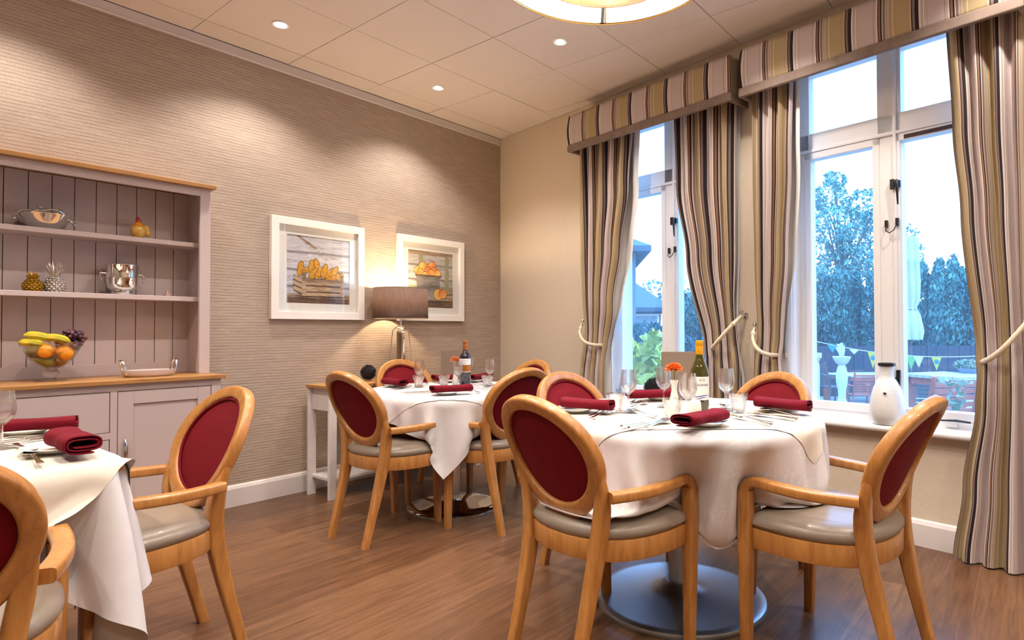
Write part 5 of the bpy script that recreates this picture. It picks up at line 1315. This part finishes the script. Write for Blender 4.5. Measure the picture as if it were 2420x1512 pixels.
def leaf_mat(name, a, b, sc=3.0):
    m = mat(name, a, .6, spec=.3); t = NT(m); t.base(t.ramp(t.noise(t.coords(), sc, 3), [(.35, b), (.65, a)])); return m
M['leaf_blue'] = leaf_mat('blue_green_leaves', (.085, .235, .200), (.026, .10, .105), 1.6)
M['leaf_tree'] = leaf_mat('grey_green_leaves', (.17, .36, .31), (.07, .21, .20), 1.6)
M['leaf_dark'] = leaf_mat('dark_green_leaves', (.035, .115, .13), (.012, .055, .07), 2.5)
M['leaf_yellow'] = leaf_mat('yellow_green_leaves', (.85, .76, .10), (.30, .40, .10), 3.0)
M['leaf_pale'] = leaf_mat('pale_variegated_leaves', (.30, .36, .26), (.12, .20, .15), 6)
M['bark'] = mat('bark', (.10, .12, .12), .9)
def leaves(mb, blobs, n, size, rnd, droop=0.0, asp=.5):
    wts = [b[1][0] * b[1][1] + b[1][1] * b[1][2] + b[1][0] * b[1][2] for b in blobs]; tot = sum(wts)
    for (c, r), w in zip(blobs, wts):
        for k in range(int(n * w / tot)):
            z = rnd.uniform(-1, 1); a = rnd.uniform(0, 2 * pi); s = sqrt(1 - z * z); q = rnd.uniform(.55, 1.0) ** .6
            p = Vector((c[0] + r[0] * s * cos(a) * q, c[1] + r[1] * s * sin(a) * q, c[2] + r[2] * z * q))
            d = Vector((rnd.gauss(0, 1), rnd.gauss(0, 1), rnd.gauss(0, 1) - droop * 2)).normalized(); u = d.cross(Vector((rnd.gauss(0, 1), rnd.gauss(0, 1), rnd.gauss(0, 1)))).normalized()
            L = size * rnd.uniform(.6, 1.3); h = L * asp * .5
            mb.add([p - d * L * .5, p + u * h, p + d * L * .5, p - u * h], [(0, 1, 2, 3)])
def plant(name, label, cat, loc, blobs, n, size, m, seed, trunk=None, group=None, droop=0, asp=.5, branches=0):
    t = thing(name, label, cat, loc, 0, group); rnd = random.Random(seed); mb = MB(); leaves(mb, blobs, n, size, rnd, droop, asp); mb.build('foliage', m, t, fix=False, smooth=False)
    tb = MB(); top = max(b[0][2] for b in blobs); r0 = trunk or .03
    tb.tube([(0, 0, 0), (.05 * top, 0, top * .3), (0, .03 * top, top * .65), (blobs[0][0][0] * .5, blobs[0][0][1] * .5, top)], [r0, r0 * .8, r0 * .55, r0 * .2], 8)
    for k in range(branches):
        b = rnd.choice(blobs); z0 = top * rnd.uniform(.25, .7); e = Vector(b[0]) + Vector((rnd.uniform(-1, 1) * b[1][0], rnd.uniform(-1, 1) * b[1][1], rnd.uniform(-.2, .9) * b[1][2]))
        tb.tube([(0, 0, z0), ((e.x) * .4, e.y * .4, z0 + (e.z - z0) * .45), e], [r0 * .35, r0 * .2, r0 * .06], 5)
    tb.build('trunk', M['bark'], t); return t
def vp(lat, dep, z=GZ):
    """a garden position: metres right of / beyond the camera's own spot"""
    q = Vector((4.1433, -4.1721, 0)) + VR * lat + VF * dep; return (q.x, q.y, z)
def Lx(px, d): return (px - 1371.7) / 1428.55 * d
rnd0 = random.Random(2)
# tall loose tree seen through the right window
d = 23.0; bl = []
for (px, py, rx, ry) in ((1985, 455, 45, 40), (1940, 480, 35, 30), (2020, 500, 40, 40), (1960, 540, 60, 45), (2040, 560, 45, 40), (2070, 520, 25, 25), (1935, 600, 40, 50), (2000, 620, 60, 45), (2060, 630, 45, 40), (1985, 420, 22, 12)):
    s = d / 1428.55; bl.append(((Lx(px, d) - Lx(1985, d), rnd0.uniform(-1, 1), 1.12 + (781 - py) * s - GZ), (rx * s, 1.0, ry * s)))
bl = [((VR * b[0][0] + VF * b[0][1]).to_tuple()[:2] + (b[0][2],), b[1]) for b in bl]
plant('tall_tree', 'tall loose leaved tree beyond the garden, seen through the right window', 'tree', vp(Lx(1985, d), d), bl, 4000, .20, M['leaf_tree'], 5, .16, 'garden trees', 0, .45, 26)
d = 25; s = d / 1428.55
plant('tall_tree', 'sparse treetop peeping past the folded parasol', 'tree', vp(Lx(2140, d), d), [((0, 0, 1.12 + (781 - 560) * s - GZ), (.55, .5, .5)), ((.2, 0, 1.12 + (781 - 600) * s - GZ), (.6, .5, .5))], 260, .2, M['leaf_tree'], 6, .06, 'garden trees', 0, .45, 6)
# weeping trees making the dark green backdrop
def weeping(label, px0, px1, ytop, d, n, seed, m='leaf_blue'):
    s = d / 1428.55; pc = (px0 + px1) / 2; rr = random.Random(seed); bl = []
    for k in range(9):
        px = px0 + (px1 - px0) * (k + .5) / 9; lat = Lx(px, d) - Lx(pc, d); h = 1.12 + (781 - ytop - rr.uniform(0, 28) - 40 * abs(k - 4) / 4) * s - GZ; q = VR * lat + VF * rr.uniform(-.4, .4)
        bl.append(((q.x, q.y, h * .5), ((px1 - px0) / 9 * s * .95, .9, h * .5)))
    plant('weeping_tree', label, 'tree', vp(Lx(pc, d), d), bl, int(n * 3.2), .17, M[m], seed, .14, 'garden trees', 1.0, .36, 10)
weeping('dense weeping tree filling the left pane of the right window', 1880, 2090, 610, 18.0, 7600, 8)
weeping('dense weeping tree with arching twigs in the right pane of the right window', 2120, 2330, 590, 16.5, 7200, 9)
weeping('dark tree in the right pane of the left window', 1590, 1720, 640, 19, 3600, 10)
weeping('dark garden bushes below the far house', 1470, 1620, 742, 13, 3400, 12, 'leaf_dark')
weeping('backdrop tree behind the right curtain', 2330, 2560, 560, 17, 3000, 13)
weeping('backdrop tree between the two windows', 1690, 1900, 600, 18.5, 2600, 14)
d = 22; s = d / 1428.55
plant('thin_tree', 'thin bare tree above the roof of the far house', 'tree', vp(Lx(1545, d), d), [((-1.0, -.7, 1.12 + 110 * s - GZ), (.55, .5, .45)), ((0, 0, 1.12 + 95 * s - GZ), (.5, .5, .4)), ((.6, .45, 1.12 + 110 * s - GZ), (.4, .4, .5))], 420, .16, M['leaf_tree'], 15, .05, 'garden trees', 0, .5, 14)
# yellow shrubs just outside the left window
plant('yellow_shrub', 'yellow green leafy shrub low outside the left window, on the left', 'shrub', vp(Lx(1490, 6.2), 6.2), [((0, 0, 1.15), (.42, .35, .38)), ((.22, .16, 1.45), (.22, .2, .22)), ((-.3, -.2, 1.55), (.28, .28, .25)), ((.1, .05, .8), (.4, .35, .4))], 950, .17, M['leaf_yellow'], 16, .03, 'shrubs outside the left window', 0, .42)
plant('yellow_shrub', 'yellow green leafy shrub low outside the left window, on the right', 'shrub', vp(Lx(1560, 6.6), 6.6), [((0, 0, 1.05), (.26, .3, .42)), ((.05, .1, .7), (.3, .3, .35))], 620, .16, M['leaf_yellow'], 17, .03, 'shrubs outside the left window', 0, .42)
plant('dark_shrub', 'dark blue green shrub under the yellow shrubs outside the left window', 'shrub', vp(Lx(1535, 5.6), 5.6), [((0, 0, .72), (.55, .3, .34))], 900, .12, M['leaf_dark'], 18, .03, None, 0, .4)
# fence
M['fence'] = wood_mat('dark_fence_boards', (.028, .034, .05), (.015, .02, .032), (30, 30, 3), .8, 0)
fd = 15.2
fe = thing('garden_fence', 'dark board fence along the back of the terrace', 'fence', vp(Lx(2020, fd), fd), VANG)
for k in range(-4, 4):
    x0 = k * 1.83; mb = MB()
    for q in range(12): mb.box(x0 + .05 + q * .145, x0 + .05 + q * .145 + .138, -.012 - .008 * (q % 2), .0, 0, 1.26)
    mb.box(x0 + .05, x0 + 1.79, 0, .04, .25, .33); mb.box(x0 + .05, x0 + 1.79, 0, .04, .95, 1.03); mb.build('panel', M['fence'], fe, smooth=False)
    MB().box(x0 - .045, x0 + .045, -.045, .045, 0, 1.34).build('post', M['fence'], fe, smooth=False)
# fountain and column
fo = thing('garden_fountain', 'white tiered stone fountain topped by a small figure on the terrace', 'fountain', vp(Lx(1987, 12), 12), .4); fo.scale = (.41, .41, 1)
MB().lathe([(0, 0), (.36, 0), (.36, .10), (.30, .13), (.27, .20), (.17, .32), (.19, .48), (.26, .62), (.28, .78), (.20, .92), (.14, .98), (0, .98)], 32, rfun=lambda a, z: 1 + .05 * sin(a * 8)).build('pedestal', M['stone'], fo)
MB().lathe([(0, .96), (.15, .97), (.28, 1.02), (.37, 1.10), (.40, 1.13), (.37, 1.14), (.27, 1.07), (0, 1.04)], 40, rfun=lambda a, z: 1 + .07 * abs(sin(a * 5))).build('basin', M['stone'], fo)
mb = MB(); mb.lathe([(0, 1.02), (.10, 1.04), (.08, 1.12), (.12, 1.16), (.14, 1.22), (.11, 1.28), (.05, 1.32), (0, 1.33)], 24); mb.ball((0, 0, 1.36), (.085, .085, .05), 16); mb.tube([(.10, 0, 1.34), (.14, .05, 1.26), (.05, .12, 1.22)], [.04, .035, .025], 8); mb.tube([(-.10, 0, 1.34), (-.15, .04, 1.28), (-.10, .10, 1.36)], [.04, .035, .025], 8); mb.tube([(-.06, .0, 1.36), (-.15, .02, 1.36), (-.22, .03, 1.38)], [.03, .025, .008], 8)
mb.build('figure', M['stone'], fo)
co = thing('garden_column', 'white twisted stone column on the terrace left of the fountain', 'column', vp(Lx(1927, 11), 11)); co.scale = (.45, .45, 1)
MB().lathe([(0, 0), (.22, 0), (.22, .12), (.17, .16), (.12, .24), (.13, .5), (.12, .8), (.13, 1.0), (.10, 1.08), (.15, 1.14), (.21, 1.17), (.21, 1.25), (0, 1.25)], 28, rfun=lambda a, z: 1 + (.10 * sin(3 * a + z * 9) if .2 < z < 1.05 else 0)).build('shaft', M['stone'], co)
# terrace tables and chairs
def slat_table(label, loc, rz, w, dp, h, mt):
    t = thing('terrace_table', label, 'table', loc, rz, 'wooden terrace tables'); mb = MB(); n = int(dp / .085)
    for k in range(n): mb.box(-w / 2, w / 2, -dp / 2 + k * dp / n, -dp / 2 + (k + .9) * dp / n, h - .035, h)
    mb.build('slatted_top', M['teak_pale'], t, smooth=False)
    MB().box(-w / 2 + .06, w / 2 - .06, -dp / 2 + .05, dp / 2 - .05, h - .12, h - .036).build('apron', mt, t, smooth=False)
    for sx in (-1, 1):
        for sy in (-1, 1): MB().box(sx * (w / 2 - .10) - .055, sx * (w / 2 - .10) + .055, sy * (dp / 2 - .09) - .055, sy * (dp / 2 - .09) + .055, 0, h - .036).build('leg', mt, t, smooth=False)
    return t
slat_table('pale topped wooden terrace table in front of the fountain', vp(Lx(2050, 14), 14.1), VANG + .12, 1.72, 1.0, .64, M['teak'])
slat_table('pale topped wooden terrace table near the right curtain', vp(Lx(2255, 7.3), 7.4), VANG + .35, .80, .85, 1.12, M['teak'])
def slat_chair(label, loc, rz, sc, mt, group='slatted terrace chairs'):
    t = thing('terrace_chair', label, 'chair', loc, rz, group); t.scale = (sc, sc, sc); mb = MB()
    for k in range(8): mb.box(-.23, .23, -.24 - .012 * k - .02, -.24 - .012 * k, .48 + .058 * k, .48 + .058 * k + .040)
    mb.build('back_slats', mt, t, smooth=False); mb = MB()
    for k in range(8): mb.box(-.23, .23, -.22 + k * .058, -.22 + k * .058 + .045, .42, .44)
    mb.build('seat_slats', mt, t, smooth=False)
    for sx in (-1, 1):
        MB().tube([(sx * .24, -.28, 0), (sx * .24, -.23, .43), (sx * .24, -.36, .98)], .024, 4, up=(1, 0, 0)).build('leg', mt, t, smooth=False); MB().tube([(sx * .24, .22, 0), (sx * .24, .22, .64)], .024, 4, up=(1, 0, 0)).build('leg', mt, t, smooth=False)
        MB().box(sx * .24 - .03, sx * .24 + .03, -.28, .26, .64, .665).build('arm', mt, t, smooth=False)
    return t
slat_chair('dark slatted terrace chair at the left end of the far terrace table', vp(Lx(1966, 13.2), 13.2), VANG - 1.35, 1.0, M['teak_grey'])
slat_chair('reddish terrace chair pushed in before the far terrace table', vp(Lx(2030, 12.2), 12.2), VANG - .1, .84, M['teak'])
slat_chair('reddish slatted terrace chair with its back to the right window', vp(Lx(2180, 6.6), 6.6), VANG + .25, 1.22, M['teak'])
slat_chair('slatted terrace chair beside the parasol, behind the nearer one', vp(Lx(2165, 9.0), 9.0), VANG - .3, 1.05, M['teak_grey'])
# folded parasol
d = 9.6; s = d / 1428.55
pa = thing('folded_parasol', 'folded white parasol on the terrace, seen through the right window', 'parasol', vp(Lx(2149, d), d))
zt, zb = 1.12 + (781 - 560) * s - GZ, 1.12 + (781 - 805) * s - GZ; Hh = zt - zb
rf = lambda a, z: 1 + .22 * sin(a * 8 + z * 1.5)
MB().lathe([(0, zt), (.10, zt - .01), (.12, zt - .08), (.13, zt - Hh * .22), (.145, zt - Hh * .24), (.13, zt - Hh * .26), (.14, zt - Hh * .45), (.13, zt - Hh * .62), (.085, zt - Hh * .70), (.13, zt - Hh * .76), (.17, zt - Hh * .92), (.15, zb), (.02, zb + .05)], 64, rfun=rf).build('canopy', M['parasol'], pa)
MB().tube([(0, 0, 0), (0, 0, zt - .02)], .024, 10).build('pole', M['teak_grey'], pa)
MB().tube([(.10 * cos(a), .10 * sin(a), zt - Hh * .70) for a in np.linspace(0, 2 * pi, 21)[:-1]], .012, 6, True).build('tie_strap', M['parasol'], pa)
MB().lathe([(0, 0), (.28, 0), (.28, .06), (.05, .09), (.03, .30), (0, .30)], 24).build('base', M['grey_metal'], pa)
# bunting
M['flag_yellow'] = mat('yellow_pennant', (.42, .36, .03), .8); M['flag_blue'] = mat('blue_pennant', (.02, .17, .34), .8); M['flag_white'] = mat('white_pennant', (.42, .42, .42), .8); M['flag_green'] = mat('green_pennant', (.11, .32, .09), .8)
d = 8.3; s = d / 1428.55
bt = thing('bunting', 'string of coloured triangular pennants across the terrace', 'bunting', vp(Lx(2060, d), d, 0), VANG)
def bz(px): return 1.12 + (781 - (816 + 22 * ((px - 1960) / 100) - 4 * ((px - 1960) / 100) ** 2)) * s
MB().tube([((px - 2060) * s, 0, bz(px)) for px in range(1900, 2330, 20)], .006, 5).build('string', M['flag_white'], bt)
for px, k, hh in ((1965, 'flag_blue', 18), (1982, 'flag_white', 20), (2016, 'flag_white', 12), (2060, 'flag_yellow', 38), (2105, 'flag_blue', 34), (2150, 'flag_green', 32), (2168, 'flag_white', 26), (2210, 'flag_yellow', 32)):
    x = (px - 2060) * s; z = bz(px); f = MB(); f.add([(x - 12 * s, -.004, z), (x + 12 * s, -.004, z - .01), (x - 1 * s, -.02, z - hh * s)], [(0, 1, 2)]); p_ = f.build('pennant', M[k], bt, smooth=False, solid=.003)
    if k == 'flag_yellow': q = MB(); q.lathe([(0, 0), (.035, 0), (0, .004)], 10, M=Matrix.Translation((x, -.016, z - hh * s * .36)) @ Matrix.Rotation(radians(90), 4, 'X')); q.build('blue_patch', M['flag_blue'], p_, smooth=False)
# potted plants
M['pot_blue'] = mat('blue_grey_pot', (.22, .26, .34), .5)
def potted(label, loc, pr, ph, blobs, n, size, m, seed):
    t = thing('potted_plant', label, 'potted plant', loc, 0, 'potted plants outside the right window'); MB().lathe([(0, 0), (pr * .7, 0), (pr, ph), (pr * .9, ph), (pr * .85, ph - .03), (0, ph - .03)], 24).build('pot', M['pot_blue'], t)
    rnd = random.Random(seed); mb = MB(); leaves(mb, blobs, n, size, rnd, 0, .55); mb.build('leaves', m, t, fix=False, smooth=False)
    mb = MB()
    for c, r in blobs: mb.tube([(0, 0, ph - .04), (c[0] * .4, c[1] * .4, (ph + c[2]) / 2), c], [.006, .005, .002], 5)
    mb.build('stems', M['leaf_green'], t)
potted('potted plant with yellowing leaves just outside the right window', vp(Lx(2255, 4.9), 4.9), .14, .86, [((0, 0, 1.12), (.07, .07, .10)), ((-.05, 0, 1.24), (.06, .05, .04)), ((.07, 0, 1.23), (.05, .05, .04)), ((.03, 0, .98), (.09, .06, .05))], 70, .075, M['leaf_pale'], 31)
potted('pale variegated plant in a pot on the terrace table near the right curtain', vp(Lx(2287, 7.6), 7.6, GZ + 1.12), .13, .06, [((0, 0, .10), (.17, .15, .07))], 420, .05, M['leaf_pale'], 32)
# houses beyond the left window
M['brick'] = mat('blue_grey_render', (.12, .145, .17), .9); M['roof'] = mat('slate_roof', (.05, .075, .10), .8); M['pale_pane'] = mat('pale_window', (.25, .31, .34), .3)
def house(label, px, d, w, dp, eave, ridge, rot, pane=None):
    t = thing('house', label, 'house', vp(Lx(px, d), d), VANG + rot, 'houses beyond the garden')
    MB().box(-w / 2, w / 2, -dp / 2, dp / 2, 0, eave).build('walls', M['brick'], t, smooth=False)
    o_ = .30; mb = MB(); a, b = w / 2 + o_, dp / 2 + o_; k = max(0, a - b)
    mb.add([(-a, -b, eave - .02), (a, -b, eave - .02), (a, b, eave - .02), (-a, b, eave - .02), (-k, 0, ridge), (k + .001, 0, ridge), (-a, -b, eave - .14), (a, -b, eave - .14), (a, b, eave - .14), (-a, b, eave - .14)], [(0, 1, 5, 4), (1, 2, 5), (2, 3, 4, 5), (3, 0, 4), (9, 8, 7, 6), (6, 7, 1, 0), (7, 8, 2, 1), (8, 9, 3, 2), (9, 6, 0, 3)])
    mb.build('roof', M['roof'], t, smooth=False)
    if pane:
        for (x, z, ww, hh) in pane:
            f = MB().box(x - ww / 2, x + ww / 2, -dp / 2 - .03, -dp / 2 + .01, z - hh / 2, z + hh / 2).build('window', M['white_paint'], t, smooth=False); MB().box(x - ww / 2 + .06, x + ww / 2 - .06, -dp / 2 - .035, -dp / 2 - .02, z - hh / 2 + .06, z + hh / 2 - .06).build('pane', M['pale_pane'], f, smooth=False)
    return t
s = 20 / 1428.55
house('blue grey house with a long sloping slate roof beyond the left window', 1425, 20, 3.2, 4.5, 2.35, 3.95, 0, [(1.05, 1.75, 1.0, .8)])
house('tall house corner with projecting eaves at the left edge of the left window', 1405, 14.5, 1.70, 3.0, 3.48, 4.2, 0)
cr_ = thing('storage_box', 'dark slatted storage box in the garden, beside the left window mullion', 'box', vp(Lx(1650, 9.6), 9.6, GZ), VANG)
mb = MB()
for k in range(5): mb.box(-.25, .25, -.25, .25, .70 + k * .09, .70 + k * .09 + .075)
mb.build('slats', M['fence'], cr_, smooth=False); MB().box(-.22, .22, -.22, .22, 0, 1.12).build('core', M['roof'], cr_, smooth=False); MB().box(-.27, .27, -.27, .27, 1.14, 1.18).build('lid', M['fence'], cr_, smooth=False)
